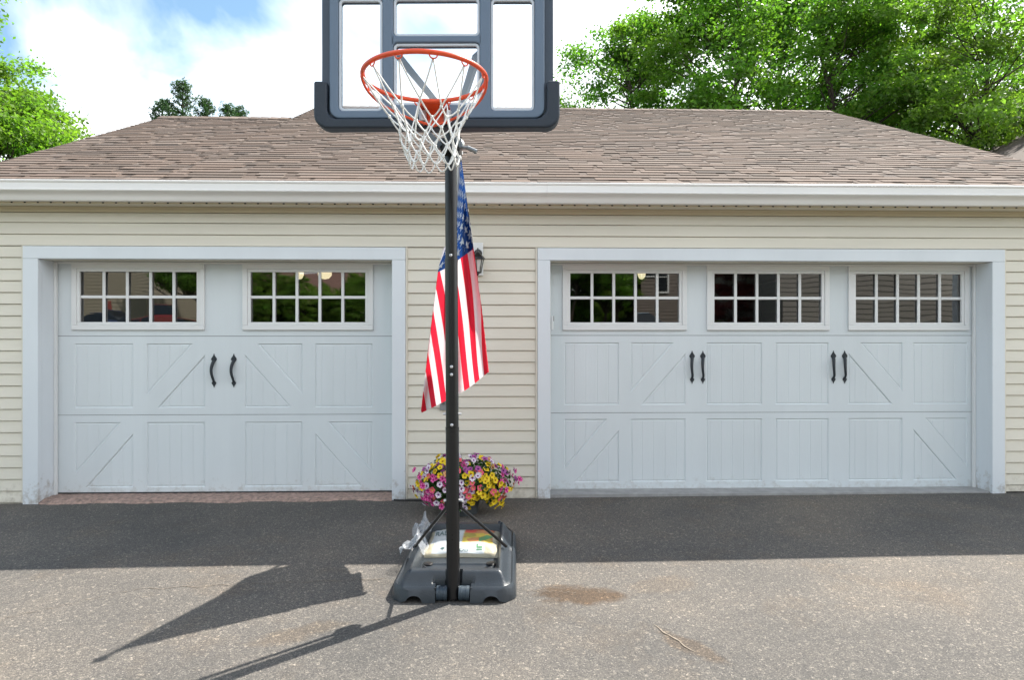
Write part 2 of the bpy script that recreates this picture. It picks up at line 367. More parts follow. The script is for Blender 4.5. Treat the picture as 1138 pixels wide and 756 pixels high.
tag(obj('hairline_crack', bm, mat('crack_dust', (.14, .115, .09), .95)), kind='structure')

# ------------------------------------------------------------------ garage
YD = .20                                  # garage door face
G = empty('garage', 'cream sided double garage with brown shingle gable roof and white doors', 'garage', (0, 0, 0))
XL, XR, YB = -4.5, 5.45, 10.0
m_, RZ0, RY0 = .485, 2.70, -.22           # roof slope and eave line
YR1, YR2 = 4.95, 3.58                     # ridge of main roof / lower left roof
def rz(y): return RZ0+m_*(y-RY0)
doors = [dict(xl=WX(42, -.035), xr=WX(435.5, -.035), ol=WX(25, -.035), orr=WX(450.5, -.035)),
         dict(xl=WX(611.5, -.035), xr=WX(1103, -.035), ol=WX(597.5, -.035), orr=WX(1117, -.035))]
ZH, ZC = 2.090, 2.200
wall_bm = B()
def wb(*a): box(wall_bm, *a)
d0, d1 = doors
wb(XL, d0['xl']-.10, .02, .16, -.25, 2.56); wb(d0['xr']+.10, d1['xl']-.10, .02, .16, -.25, 2.56); wb(d1['xr']+.10, XR, .02, .16, -.25, 2.56)
wb(d0['xl']-.10, d0['xr']+.10, .02, .16, 2.18, 2.56); wb(d1['xl']-.10, d1['xr']+.10, .02, .16, 2.18, 2.56)
wb(XL, XL+.14, .16, YB, -.25, 2.56); wb(XR-.14, XR, .16, YB, -.25, 2.56); wb(XL+.14, XR-.14, YB-.14, YB, -.25, 2.56)
for x0, x1, yr in ((XL, XL+.14, YR2), (XR-.14, XR, YR1)):      # gable triangles
    a = [wall_bm.verts.new((x0, y, z)) for y, z in ((0.02, 2.561), (YB if yr == YR1 else 2*yr, 2.561), (yr, rz(yr)-.06))]
    b = [wall_bm.verts.new((x1, v.co.y, v.co.z)) for v in a]
    wall_bm.faces.new(a); wall_bm.faces.new(b)
    for i in range(3): wall_bm.faces.new((a[i], a[(i+1) % 3], b[(i+1) % 3], b[i]))
obj('wall', wall_bm, M_inner, G)
bm = B(); box(bm, XL+.14, XR-.14, .161, YB-.14, 2.50, 2.52); obj('ceiling', bm, M_inner, G)
bm = B(); box(bm, XL+.14, XR-.14, 7.0, 7.1, 0, 2.499); obj('partition', bm, M_inner, G)
bm = B(); box(bm, XL+.14, XR-.14, .30, YB-.14, -.30, .0); obj('floor_slab', bm, M_conc, G)
# lap siding
sb = B(); EXPS = .1016; OFF = 2.205
def laps(x0, x1, z0, z1, joints=()):
    k0 = math.floor((z0-OFF)/EXPS)
    k = k0
    while OFF+k*EXPS < z1-.004:
        za_, zb_ = max(z0, OFF+k*EXPS), min(z1, OFF+(k+1)*EXPS)
        xsj = [x0]+[j for (kk, j) in joints if kk == k and x0 < j < x1]+[x1]
        for i in range(len(xsj)-1):
            xa, xb = xsj[i], xsj[i+1]; e = .0015 if i % 2 else 0
            fb = (za_-(OFF+k*EXPS))/EXPS; ft = (zb_-(OFF+k*EXPS))/EXPS
            yb_, yt_ = -.017+.013*fb-e, -.017+.013*ft-e
            # face slightly curved like vinyl, with a rounded bottom lip
            prof = [(.019, za_+.001), (yb_+.004, za_+.0005), (yb_, za_+.004), (yb_*.75+yt_*.25-.0008, za_+(zb_-za_)*.25), ((yb_+yt_)/2-.0008, (za_+zb_)/2), (yt_, zb_-.002), (.019, zb_-.002)]
            extrude_x(sb, prof, xa+(.0008 if i else 0), xb)
        k += 1
laps(XL, d0['ol']-.018, -.06, ZC+.003); laps(d0['orr']+.018, d1['ol']-.018, -.02, ZC+.003); laps(d1['orr']+.018, XR, .01, ZC+.003)
laps(XL, XR, ZC+.005, 2.497, joints=((0, WX(345, 0)), (1, WX(531, 0)), (2, WX(702, 0)), (2, WX(172, 0)), (1, WX(1047, 0))))
obj('siding', sb, M_siding, G, smooth=True)
jb = B()
for d in doors:
    for x0, x1 in ((d['ol']-.0175, d['ol']-.001), (d['orr']+.001, d['orr']+.0175)):
        box(jb, x0, x1, -.026, .019, -.03, ZC+.003)
obj_split('trim_channel', jb, M_siding, G, bevel=.003)
bm = B(); box(bm, XL, XR, -.022, .019, 2.499, 2.545); box(bm, XL, XR, -.034, -.0225, 2.530, 2.545); obj_split('frieze_board', bm, M_frieze, G, bevel=.003)
# black starter strip under the siding between the doors
bm = B(); box(bm, d0['orr']+.018, d1['ol']-.018, -.012, .018, -.06, -.021); box(bm, XL, d0['ol']-.018, -.012, .018, -.1, -.061); box(bm, d1['orr']+.018, XR, -.012, .018, -.05, .009)
obj_split('foundation_edge', bm, M_dark, G)
# eave: soffit with vent slots, fascia, gutter
bm = B(); box(bm, XL-.2, XR+.13, -.16, .018, 2.546, 2.556)
obj('soffit', bm, M_siding, G)
bm = B(); box(bm, XL-.2, XR+.13, -.185, -.161, 2.540, 2.69)
obj('fascia_board', bm, M_frieze, G, bevel=.003)
bm = B(); x = XL-.1
while x < XR:
    box(bm, x-.008, x+.008, -.187, -.1855, 2.541, 2.551)
    x += .108
obj_split('soffit_vent', bm, M_dark, G)
bm = B()
prof = [(-.187, 2.552), (-.236, 2.552), (-.240, 2.556), (-.246, 2.578), (-.256, 2.598), (-.272, 2.612), (-.290, 2.620), (-.298, 2.626), (-.300, 2.634), (-.295, 2.640), (-.295, 2.690),
        (-.300, 2.694), (-.303, 2.700), (-.303, 2.710), (-.297, 2.714), (-.285, 2.712), (-.284, 2.706), (-.290, 2.702), (-.290, 2.636), (-.266, 2.618), (-.25, 2.60), (-.232, 2.557), (-.193, 2.557), (-.192, 2.68), (-.187, 2.68)]
extrude_x(bm, prof, XL-.2, WX(608, -.3)); extrude_x(bm, [(y-.0015, z+.0006) for y, z in prof], WX(608, -.3)+.001, XR+.13)
obj('gutter', bm, M_gutter, G, smooth=True)
bm = B(); extrude_x(bm, [(-.2875, 2.703), (-.19, 2.700), (-.19, 2.692), (-.2875, 2.695)], XL-.19, XR+.12); obj('gutter_screen', bm, M_grey, G)

# roof: slopes with individually laid, randomly tinted laminated shingles
M_shingle = attr_mat('asphalt_shingle', .92, .2, grain=.38, gscale=260)
ang = math.atan(m_); cs, sn = math.cos(ang), math.sin(ang)
rb = B()
def sheet(x0, x1, ya, yr, back):      # front and back slope boards, thick
    for s in (0, 1):
        if s == 0: P = [(ya, rz(ya)), (yr, rz(yr))]
        else: P = [(yr, rz(yr)), (back, rz(yr)-m_*(back-yr))]
        prof = [(P[0][0], P[0][1]), (P[1][0], P[1][1]), (P[1][0], P[1][1]-.05), (P[0][0], P[0][1]-.05)]
        extrude_x(rb, prof, x0, x1)
RXL, RXM, RXR = -4.72, -2.90, 5.62
sheet(RXL, RXM-.002, RY0, YR2, 2*YR2+.3); sheet(RXM, RXR, RY0, YR1, 2*YR1+.3)
# gable end wall over the lower roof
a = [rb.verts.new((RXM+.03, y, z)) for y, z in ((YR2-.3, rz(YR2-.3)-.04), (2*YR1-YR2+2.5, rz(YR2)-1.3), (YR1, rz(YR1)-.04))]; rb.faces.new(a)
roof = obj('roof', rb, mat('roof_deck', (.12, .10, .09), .9), G)
palette = np.array([(.205, .158, .132), (.225, .176, .150), (.188, .150, .128), (.165, .134, .116), (.245, .200, .174), (.210, .170, .150), (.140, .115, .102), (.232, .190, .166), (.18, .142, .120)])*np.array([.68, .655, .63])
sh = B(); cols = []
def slab(xa, xb, s0, s1, t0, t1, col, dark_butt=True):     # along the slope s, thickness t above the deck
    vs = []
    for x_ in (xa, xb):
        for s_, t_ in ((s0, t0-.006), (s0, t0), (s1, t1), (s1, t1-.006)):
            vs.append(sh.verts.new((x_, RY0+s_*cs-t_*sn, RZ0+s_*sn+t_*cs)))
    kb = random.choice((.30, .45, .6, .8, .9))  # butt faces painted darker at random, as shadow lines under the shingle edges
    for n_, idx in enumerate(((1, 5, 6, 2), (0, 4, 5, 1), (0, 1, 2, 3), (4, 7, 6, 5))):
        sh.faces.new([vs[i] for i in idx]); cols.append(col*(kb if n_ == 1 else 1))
EX = .115
def lay(x0, x1, yr):
    S = (yr-RY0)/cs; k = 0
    while k*EX < S-.02:
        s0, s1 = k*EX-.03*(k == 0), min(S, (k+1)*EX+.02)
        jit = random.uniform(-.004, .004)
        x_ = x0
        while x_ < x1:                        # base layer strip, darker shadow-line print
            w = random.uniform(.5, 1.0); xe = min(x1, x_+w)
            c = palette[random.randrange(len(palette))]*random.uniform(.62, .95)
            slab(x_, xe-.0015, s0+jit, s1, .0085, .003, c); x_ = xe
        x_ = x0+random.uniform(0, .1)
        while x_ < x1-.02:                    # raised tabs
            w = random.uniform(.12, .50); xe = min(x1, x_+w)
            c = palette[min(len(palette)-1, int(abs(random.gauss(0, 3.3))) % len(palette))]*random.uniform(.86, 1.16)
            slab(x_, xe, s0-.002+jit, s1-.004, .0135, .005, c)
            x_ = xe+(random.uniform(.03, .17) if random.random() < .6 else .002)
        k += 1
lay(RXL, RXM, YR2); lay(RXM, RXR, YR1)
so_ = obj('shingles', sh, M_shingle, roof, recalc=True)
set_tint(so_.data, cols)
for (x0, x1, yr) in ((RXL, RXM, YR2), (RXM, RXR, YR1)):
    rc = B(); cols = []; x_ = x0
    while x_ < x1:
        xe = min(x1, x_+.14); z = rz(yr)
        vs = [rc.verts.new(p) for p in ((x_, yr-.13, z-.13*m_+.024), (x_, yr, z+.030), (x_, yr+.13, z-.13*m_+.024), (xe, yr-.13, z-.13*m_+.019), (xe, yr, z+.024), (xe, yr+.13, z-.13*m_+.019))]
        vb = [rc.verts.new((v.co.x, v.co.y, v.co.z-.012)) for v in vs]
        for q in ((vs[0], vs[3], vs[4], vs[1]), (vs[1], vs[4], vs[5], vs[2]), (vs[0], vs[1], vb[1], vb[0]), (vb[0], vb[3], vs[3], vs[0]), (vs[1], vs[2], vb[2], vb[1])):
            rc.faces.new(q); cols.append(palette[random.randrange(6)]*random.uniform(.9, 1.25))
        x_ = xe
    o = obj('ridge_cap', rc, M_shingle, roof); set_tint(o.data, cols)
rk = B()
def rake(x0, x1, yr, ya=RY0):
    P = [(ya-.02, rz(ya-.02)-.002), (yr, rz(yr)-.002), (yr, rz(yr)-.13), (ya-.02, rz(ya-.02)-.13)]
    extrude_x(rk, P, x0, x1)
    P = [(yr+.001, rz(yr)-.002), (2*yr+.3, rz(yr)-m_*(yr+.3)-.002), (2*yr+.3, rz(yr)-m_*(yr+.3)-.13), (yr+.001, rz(yr)-.13)]
    extrude_x(rk, P, x0, x1)
rake(RXL-.02, RXL-.002, YR2); rake(RXR+.002, RXR+.02, YR1)
obj_split('rake_board', rk, M_gutter, roof)

# casings and doors
def clip(poly, axis, val, keep_less):
    outp = []
    for i in range(len(poly)):
        p, q = poly[i], poly[(i+1) % len(poly)]
        ip = (p[axis] <= val+1e-9) if keep_less else (p[axis] >= val-1e-9); iq = (q[axis] <= val+1e-9) if keep_less else (q[axis] >= val-1e-9)
        if ip: outp.append(p)
        if ip != iq:
            t = (val-p[axis])/(q[axis]-p[axis]); outp.append((p[0]+(q[0]-p[0])*t, p[1]+(q[1]-p[1])*t))
    return outp
def inset(poly, d):                       # convex CCW polygon moved inwards by d
    k = len(poly); L = []
    for i in range(k):
        p, q = Vector(poly[i]), Vector(poly[(i+1) % k]); e = (q-p).normalized(); n = Vector((-e.y, e.x)); L.append((p+n*d, e))
    res = []
    for i in range(k):
        (p, e), (q, f) = L[i-1], L[i]
        den = e.x*f.y-e.y*f.x; t = ((q.x-p.x)*f.y-(q.y-p.y)*f.x)/den; res.append(tuple(p+e*t))
    return res
def panel(bm, poly, y):
    D1, D2 = .010, .0035
    i1 = inset(poly, .009); i2 = inset(i1, .010)
    def ring(A, B2, ya, yb):
        a = [bm.verts.new((p[0], ya, p[1])) for p in A]; b = [bm.verts.new((p[0], yb, p[1])) for p in B2]
        for i in range(len(A)): bm.faces.new((a[i], a[(i+1) % len(A)], b[(i+1) % len(A)], b[i]))
    ring(poly, i1, y, y+D1); ring(i1, i2, y+D1, y+D1-.0045)
    yf = y+D1-.0045
    x0, x1 = min(p[0] for p in i2), max(p[0] for p in i2)
    step = .105; xsb = []; x = math.ceil(x0/step)*step
    while x < x1: xsb.append(x); x += step
    br = [(x0-1, 0)]
    for xg in xsb: br += [(xg-.005, 0), (xg, 1), (xg+.005, 0)]
    br.append((x1+1, 0))
    for (xa, da), (xb, db) in zip(br, br[1:]):
        c = clip(clip(i2, 0, xa, False), 0, xb, True)
        if len(c) < 3: continue
        vs = []
        for p in c:
            f = (p[0]-xa)/(xb-xa) if xb > xa else 0; dd = da+(db-da)*f
            vs.append(bm.verts.new((p[0], yf+.0028*dd, p[1])))
        try: bm.faces.new(vs)
        except Exception: pass
def make_door(d, label, edge_l, edge_r, lev, cols, diag_mid, diag_bot, wins, handles, lean):
    x0, x1 = edge_l, edge_r
    gd = bpy.data.objects.new('garage_door', None); COL.objects.link(gd); gd.parent = G; gd['label'] = label
    zs = [.006, lev['s1'], lev['s2'], 2.135]
    for si in range(3):
        bm = B(); za_, zb_ = zs[si]+.002, zs[si+1]-.002
        outer = [(x0, za_), (x1, za_), (x1, zb_), (x0, zb_)]; holes = []
        if si < 2:
            pz0, pz1 = (lev['b0'], lev['b1']) if si == 0 else (lev['m0'], lev['m1'])
            dg = diag_bot if si == 0 else diag_mid
            for ci, (ca, cb) in enumerate(cols):
                if ci in dg:
                    w = cb-ca; h = pz1-pz0; s = dg[ci]
                    A_ = [(ca, pz0+h*.20), (ca+w*.79, pz1), (ca, pz1)]      # upper-left triangle
                    Bt = [(ca+w*.18, pz0), (cb, pz0), (cb, pz1-h*.17)]      # lower-right triangle
                    if s < 0:
                        A_ = [(ca+cb-p[0], p[1]) for p in A_][::-1]; Bt = [(ca+cb-p[0], p[1]) for p in Bt][::-1]
                    holes += [A_, Bt]
                else: holes.append([(ca, pz0), (cb, pz0), (cb, pz1), (ca, pz1)])
        else:
            for (a, b) in wins: holes.append([(a+.012, lev['w0']+.012), (b-.012, lev['w0']+.012), (b-.012, lev['w1']-.012), (a+.012, lev['w1']-.012)])
        edges = []
        for lp in [outer]+holes:
            vs = [bm.verts.new((x, YD, z)) for x, z in lp]
            edges += [bm.edges.new((vs[i], vs[(i+1) % len(vs)])) for i in range(len(vs))]
        bmesh.ops.triangle_fill(bm, use_beauty=True, edges=edges)
        if si < 2:
            for h_ in holes: panel(bm, h_, YD)
        else:
            for h_ in holes:
                a = [bm.verts.new((p[0], YD, p[1])) for p in h_]; b = [bm.verts.new((p[0], YD+.04, p[1])) for p in h_]
                for i in range(4): bm.faces.new((a[i], a[(i+1) % 4], b[(i+1) % 4], b[i]))
        # top, bottom and side returns
        for (pa, pb) in (((x0, za_), (x1, za_)), ((x1, za_), (x1, zb_)), ((x1, zb_), (x0, zb_)), ((x0, zb_), (x0, za_))):
            bm.faces.new([bm.verts.new(q) for q in ((pa[0], YD, pa[1]), (pb[0], YD, pb[1]), (pb[0], YD+.03, pb[1]), (pa[0], YD+.03, pa[1]))])
        obj('door_section', bm, M_door, gd)
    bm = B()
    for z in (zs[1], zs[2]): box(bm, x0, x1, YD+.012, YD+.03, z-.012, z+.012)
    box(bm, x0, x1, YD+.004, YD+.03, -.01, .004)
    obj('weather_strip', bm, M_gasket, gd)
    for (a, b) in wins:
        fb = B(); z0, z1 = lev['w0'], lev['w1']
        def ring(e0, e1, ya, yb):
            box(fb, a+e0, b-e0, ya, yb, z1-e1, z1-e0); box(fb, a+e0, b-e0, ya, yb, z0+e0, z0+e1)
            box(fb, a+e0, a+e1, ya, yb, z0+e1, z1-e1); box(fb, b-e1, b-e0, ya, yb, z0+e1, z1-e1)
        ring(0, .045, YD-.020, YD+.001); ring(.0452, .072, YD-.013, YD+.012)
        ga, gb, g0, g1 = a+.072, b-.072, z0+.072, z1-.072
        n = 5
        for i in range(1, n):
            xm = ga+(gb-ga)*i/n; box(fb, xm-.013, xm+.013, YD-.004, YD+.010, g0, g1)
        zm = (g0+g1)/2
        for i in range(n):
            box(fb, ga+(gb-ga)*i/n+(.0132 if i else 0), ga+(gb-ga)*(i+1)/n-(.0132 if i < n-1 else 0), YD-.0035, YD+.0095, zm-.013, zm+.013)
        obj('window_frame', fb, M_sash, gd, bevel=.004)
        pb = B()
        # each light is a pane of its own, set a hair out of true as in the photograph
        for i in range(n):
            for j in range(2):
                xa, xb = ga+(gb-ga)*i/n, ga+(gb-ga)*(i+1)/n; z_a, z_b = (g0, zm) if j == 0 else (zm, g1)
                ta, tb = random.uniform(-.0012, .0012), random.uniform(-.0010, .0010)
                pb.faces.new([pb.verts.new(q) for q in ((xa, YD+.017-ta-tb, z_a), (xb, YD+.017+ta-tb, z_a), (xb, YD+.017+ta+tb, z_b), (xa, YD+.017-ta+tb, z_b))])
        obj('window_pane', pb, M_glass, gd)
    for hx in handles:
        hb = B(); hz = lev['h']; s = 1.0
        for (cz, k) in ((hz+.105, 1.0), (hz-.115, .78)):
            up = 1 if cz > hz else -1
            pl = [(0, .050*up), (.008, .028*up), (.022, .008*up), (.026, -.004*up), (.016, -.020*up), (.006, -.034*up), (-.006, -.034*up), (-.016, -.020*up), (-.026, -.004*up), (-.022, .008*up), (-.008, .028*up)]
            pl = [(hx+p[0]*k, cz+p[1]*k) for p in pl]
            if up < 0: pl = pl[::-1]
            prism(hb, pl, YD-.006, YD-.0005)
        pts = []; rr = []
        for i in range(13):
            t = i/12; z = hz+.088-.19*t; pts.append((hx-.012*math.sin(min(1, t*1.15)*math.pi), YD-.006-.030*math.sin(math.pi*t)**.7, z)); rr.append(.0150-.005*t)
        tube(hb, pts, rr, 8)
        obj('handle', hb, M_iron, gd, smooth=True)
    # casing boards
    cb = B(); ol, orr, xl, xr = d['ol'], d['orr'], d['xl'], d['xr']
    gl, gr = gz(ol, -.03)-.004, gz(orr, -.03)-.004
    box(cb, ol, xl, -.035, .018, gl, ZH); box(cb, xr, orr, -.035, .018, gr, ZH); box(cb, ol, orr, -.0345, .018, ZH+.0015, ZC)
    obj('door_casing', cb, M_case, G, bevel=.003)
    jb_ = B()
    box(jb_, xl-.02, xl-.0005, .0185, YD+.06, -.03, ZH-.001); box(jb_, xr+.0005, xr+.02, .0185, YD+.06, -.03, ZH-.001)
    obj_split('door_jamb', jb_, M_case, G)
    hb_ = B(); box(hb_, xl-.02, xr+.02, .0185, YD-.045, ZH+.0005, ZH+.022); obj('door_head', hb_, M_siding, G)
    st = B(); box(st, xl, xl+.022, YD-.036, YD-.006, -.02, ZH-.001); box(st, xr-.022, xr, YD-.036, YD-.006, -.02, ZH-.001); box(st, xl+.0222, xr-.0222, YD-.034, YD-.008, ZH-.018, ZH-.0005)
    obj_split('door_stop', st, M_sash, G, bevel=.003)
    return gd
def wx(l): return [(WX(a, YD), WX(b, YD)) for a, b in l]
levL = dict(s1=.706, s2=1.420, b0=.050, b1=.640, m0=.770, m1=1.352, w0=1.475, w1=2.074, h=1.107)
make_door(d0, 'left single garage door with two windows', d0['xl']-.03, d0['xr']+.05, levL,
          wx([(83, 148), (163, 228), (272, 336), (350, 414)]), {1: 1, 2: -1}, {0: 1, 3: -1},
          wx([(80.5, 228), (270, 415)]), [WX(238, YD), WX(260, YD)], 1)
levR = dict(s1=.712, s2=1.427, b0=.072, b1=.655, m0=.785, m1=1.362, w0=1.475, w1=2.072, h=1.132)
make_door(d1, 'right double garage door with three windows', d1['xl']-.03, d1['xr']+.03, levR,
          wx([(627, 688), (701, 762), (785, 847), (862, 921), (943, 1003), (1015, 1075)]), {1: 1, 4: -1}, {0: 1, 5: -1},
          wx([(625, 763), (785, 921), (942, 1076)]), [WX(769, YD), WX(781, YD), WX(926, YD), WX(938.5, YD)], 1)
# sills
sbm = B(); xl, xr = d0['xl'], d0['xr']; n = 90; prev = None
for i in range(n+1):
    x = xl+(xr-xl)*i/n; yf = -.02-.025*random.random()-.02*math.sin(i*.3); g_ = gz(x, 0)
    row = [sbm.verts.new((x, yf-.02, g_-.01)), sbm.verts.new((x, yf, g_+.010+random.uniform(-.004, .004))), sbm.verts.new((x, .05, -.006+random.uniform(-.004, .003))), sbm.verts.new((x, YD+.1, -.005))]
    if prev:
        for j in range(3): sbm.faces.new((prev[j], row[j], row[j+1], prev[j+1]))
    prev = row
obj('door_sill', sbm, M_pink, G)
bm = B(); box(bm, d1['xl'], d1['xr'], -.012, YD+.1, -.08, -.002+.014); obj('door_sill', bm, M_conc, G, bevel=.004)
bm = B(); box(bm, WX(614, -.03)-.006, WX(614, -.03)+.014, .03, .09, 1.475, 1.60)      # small opener sensor on the jamb
sens = obj('door_sensor', bm, M_sash, G, bevel=.004)
bm = B(); box(bm, WX(614, -.03)+.0145, WX(614, -.03)+.020, .045, .075, 1.555, 1.60); obj('magnet', bm, M_black, sens)

# ceiling lamps burning inside the garage
M_bulb = bpy.data.materials.new('lit_globe'); M_bulb.use_nodes = True
bb = M_bulb.node_tree.nodes['Principled BSDF']; bb.inputs['Emission Color'].default_value = (1, .82, .5, 1); bb.inputs['Emission Strength'].default_value = .9; bb.inputs['Base Color'].default_value = (.9, .85, .7, 1)
for px, nm in ((333, 'small lit globe lamp behind the upper panes of the left garage door'), (361, 'wider lit globe lamp behind the left garage door, nearest the centre'), (713, 'lit globe lamp behind the first window of the right garage door')):
    p = C(px, 302.5, 8.2)
    L = empty('ceiling_lamp', nm, 'lamp', p, 0, 'lamps lit inside the garage')
    bm = B(); r = .05 if px != 361 else .085; lathe(bm, [(.01, -.09), (r*.6, -.08), (r, -.04), (r, .0), (r*.7, .04)], 20); obj('globe', bm, M_bulb, L, smooth='full')
    bm = B(); lathe(bm, [(r*.75, .041), (r*.75, .06), (.02, .07), (.012, .5)], 16); obj('ceiling_mount', bm, M_grey, L, smooth=True)

# ------------------------------------------------------------------ wall lantern
lx = WX(532, -.02)
L = empty('wall_lantern', 'black wall lantern on a white block, half hidden by the flag', 'lantern', (lx, 0, 1.385+(378-289)/125.))
bm = B(); box(bm, -.052, .040, -.045, -.018, -.145, .145); obj('mounting_block', bm, M_sash, L, bevel=.006)
bm = B(); lathe(bm, [(.038, -.0), (.034, .012), (.018, .018)], 16, M=Matrix.Translation((-.006, -.046, .05)) @ Matrix.Rotation(R_(90), 4, 'X'))
tube(bm, [(-.006, -.05, .05), (-.006, -.10, .085), (-.006, -.135, .07), (-.006, -.14, .03)], .008, 8); obj('arm', bm, M_black, L, smooth=True)
bm = B(); lathe(bm, [(.005, .075), (.012, .06), (.016, .045), (.030, .030), (.060, .000), (.066, -.012), (.060, -.016)], 8, c=(-.006, -.14, 0)); obj('roof', bm, M_black, L)
bm = B()
for k in range(6):
    a = k*math.pi/3+.26; tube(bm, [(-.006+.052*math.cos(a), -.14+.052*math.sin(a), -.014), (-.006+.030*math.cos(a), -.14+.030*math.sin(a), -.125)], .004, 5)
lathe(bm, [(.034, -.122), (.034, -.130), (.012, -.142), (.004, -.155)], 12, c=(-.006, -.14, 0)); obj('cage', bm, M_black, L)
bm = B(); lathe(bm, [(.047, -.017), (.027, -.121)], 6, c=(-.006, -.14, 0)); obj('glass', bm, mat('lantern_glass', (.55, .55, .52), .15, .6), L)

# ------------------------------------------------------------------ basketball hoop
hp = C(503, 668, 3.465)
H = empty('basketball_hoop', 'portable basketball hoop with black pole and grey framed backboard on a wheeled base', 'basketball hoop', (hp.x, hp.y, gz(hp.x, hp.y)+.002), -R_(1.9))
# pole in three telescoping tubes, leaning very slightly
def lp(z, y=0.04): return (-.006*z, y, z)
for (z0, z1, r) in ((.012, .935, .036), (.935, 1.845, .0348), (1.845, 2.60, .0318)):
    bm = B(); tube(bm, [lp(z0), lp(z1-.004)], r, 28); tube(bm, [lp(z1-.018), lp(z1-.001)], r+.0012, 28)
    obj('pole', bm, M_black, H, smooth=True)
bm = B()
for z in (.95, 1.22, 1.262, 1.86):
    p = lp(z); lathe(bm, [(.0085, 0), (.0085, .003), (.006, .006), (.003, .0075)], 12, M=Matrix.Translation((p[0]+.001, p[1]-.0345, z)) @ Matrix.Rotation(R_(90), 4, 'X'))
for sx in (-1, 1): tube(bm, [(-.006+sx*.03, .04, 1.005), (-.006+sx*.050, .04, 1.005)], .006, 8)
obj('bolt', bm, M_bolt, H, smooth=True)
bm = B()
for z in (.36, .335): lathe(bm, [(.004, 0), (.004, .001)], 8, M=Matrix.Translation((-.002, .0035, z)) @ Matrix.Rotation(R_(90), 4, 'X'))
obj('bolt_hole', bm, M_dark, H)
for sx in (-1, 1):
    bm = B(); tube(bm, [(sx*.034, .055, .50), (sx*.278, .50, .142)], .0095, 10); tube(bm, [(sx*.040, .045, .535), (sx*.034, .058, .49)], .012, 8)
    obj('strut', bm, M_black, H, smooth=True)
    bm = B(); tube(bm, [(sx*.034, .045, .535), (sx*.052, .04, .535)], .009, 8); obj('bolt', bm, M_bolt, H, smooth=True)
# height adjuster behind the pole
bm = B(); tube(bm, [(-.01, .115, .93), (-.016, .125, 2.35)], .013, 12); obj('adjuster_rod', bm, M_black, H, smooth=True)
bm = B(); box(bm, -.035, .02, .078, .155, .80, .93); obj('adjuster_handle', bm, M_black, H, bevel=.012)
# base: moulded water tank
LB, HW = 1.10, .335
def halfw(y):
    w = HW
    if y < .10: w = HW-.10+math.sqrt(max(0, .10**2-(.10-y)**2))
    if y > LB-.13: w = HW-(y-(LB-.13))*.38
    return w
def bz(x, y):
    w = halfw(y); d = min(w-abs(x), y, LB-y)
    z = .062+.02*smooth(0, .016, d)
    z -= .006*smooth(.016, .022, d)*(1-smooth(.026, .034, d))
    z += .062*smooth(.028, .090, d)
    fr = .118
    ex = .245-abs(x); ey0 = y-fr; ey1 = (LB-.13)-y
    t = min(ex, ey0, ey1)
    z = z*(1-smooth(0, .022, t)) + .062*smooth(0, .022, t)
    if t > .03:
        # ribs on the tray floor
        if abs(abs(x)-.10-(y-.16)*.55) < .008 and y < .42: z += .014
        if .40 < y < .415: z += .008
    if y > .60 and w-abs(x) < .10: z += .012*smooth(.60, .64, y)
    if abs(x) < .115 and y < .058: z = min(z, .086)       # recess over the wheels
    if abs(x) < .040 and y < .10: z = min(z, .07)
    return z
def ubottom(x, y):
    if y < .02:
        for c in (.205,):
            a = abs(abs(x)-c)
            if a < .042: return .038*math.sqrt(1-(a/.042)**2)
    return .0
bm = B(); nx_, ny_ = 84, 120; V = []
yv = [LB*j/ny_ for j in range(ny_+1)]; yv[0] = .0005
for j, y in enumerate(yv):
    w = halfw(y); V.append([bm.verts.new((w*(2*i/nx_-1), y, bz(w*(2*i/nx_-1), y))) for i in range(nx_+1)])
def hole(x, y): return .035 < abs(x) < .135 and .19 < y < .31
def slot(x, y): return abs(x) < .098 and y < .052
for j in range(ny_):
    for i in range(nx_):
        q = (V[j][i], V[j][i+1], V[j+1][i+1], V[j+1][i]); cx = sum(v.co.x for v in q)/4; cy = sum(v.co.y for v in q)/4
        if hole(cx, cy) or slot(cx, cy): continue
        bm.faces.new(q)
# skirts from every boundary edge down to the ground
bm.edges.ensure_lookup_table(); be = [e for e in bm.edges if len(e.link_faces) == 1]; low = {}
for e in be:
    for v in e.verts:
        if v not in low:
            y = v.co.y; out_ = -.012 if y < .01 else 0
            low[v] = bm.verts.new((v.co.x*(1.02 if abs(v.co.x) > .2 else 1), y+out_, ubottom(v.co.x, y) if not hole(v.co.x*.99, y) else .0))
for e in be:
    a, b = e.verts; bm.faces.new((a, b, low[b], low[a]))
for v in [v for v in bm.verts if not v.link_faces]: bm.verts.remove(v)
base = obj('base', bm, M_base, H, smooth=True)
for (cx, cy) in ((-.185, .405), (.19, .41)):
    bm = B(); lathe(bm, [(.030, 0), (.030, .010), (.022, .014), (.010, .014)], 20, c=(cx, cy, .060)); obj('filler_cap', bm, M_black, base, smooth=True)
for sx in (-1, 1):
    bm = B(); Mx = Matrix.Translation((sx*.060, .028, .040)) @ Matrix.Rotation(R_(90), 4, 'Y')
    lathe(bm, [(.030, -.030), (.038, -.028), (.039, -.012), (.037, -.010), (.037, .010), (.039, .012), (.038, .028), (.030, .030)], 28, M=Mx)
    wl = obj('wheel', bm, mat('wheel_plastic', (.030, .045, .060), .45, .5), H, smooth=True)
    bm = B()
    tube(bm, [(sx*.018, .028, .042), (sx*.027, .028, .042)], .008, 8); tube(bm, [(sx*.094, .028, .042), (sx*.103, .028, .042)], .007, 8); obj('axle', bm, M_bolt, wl)
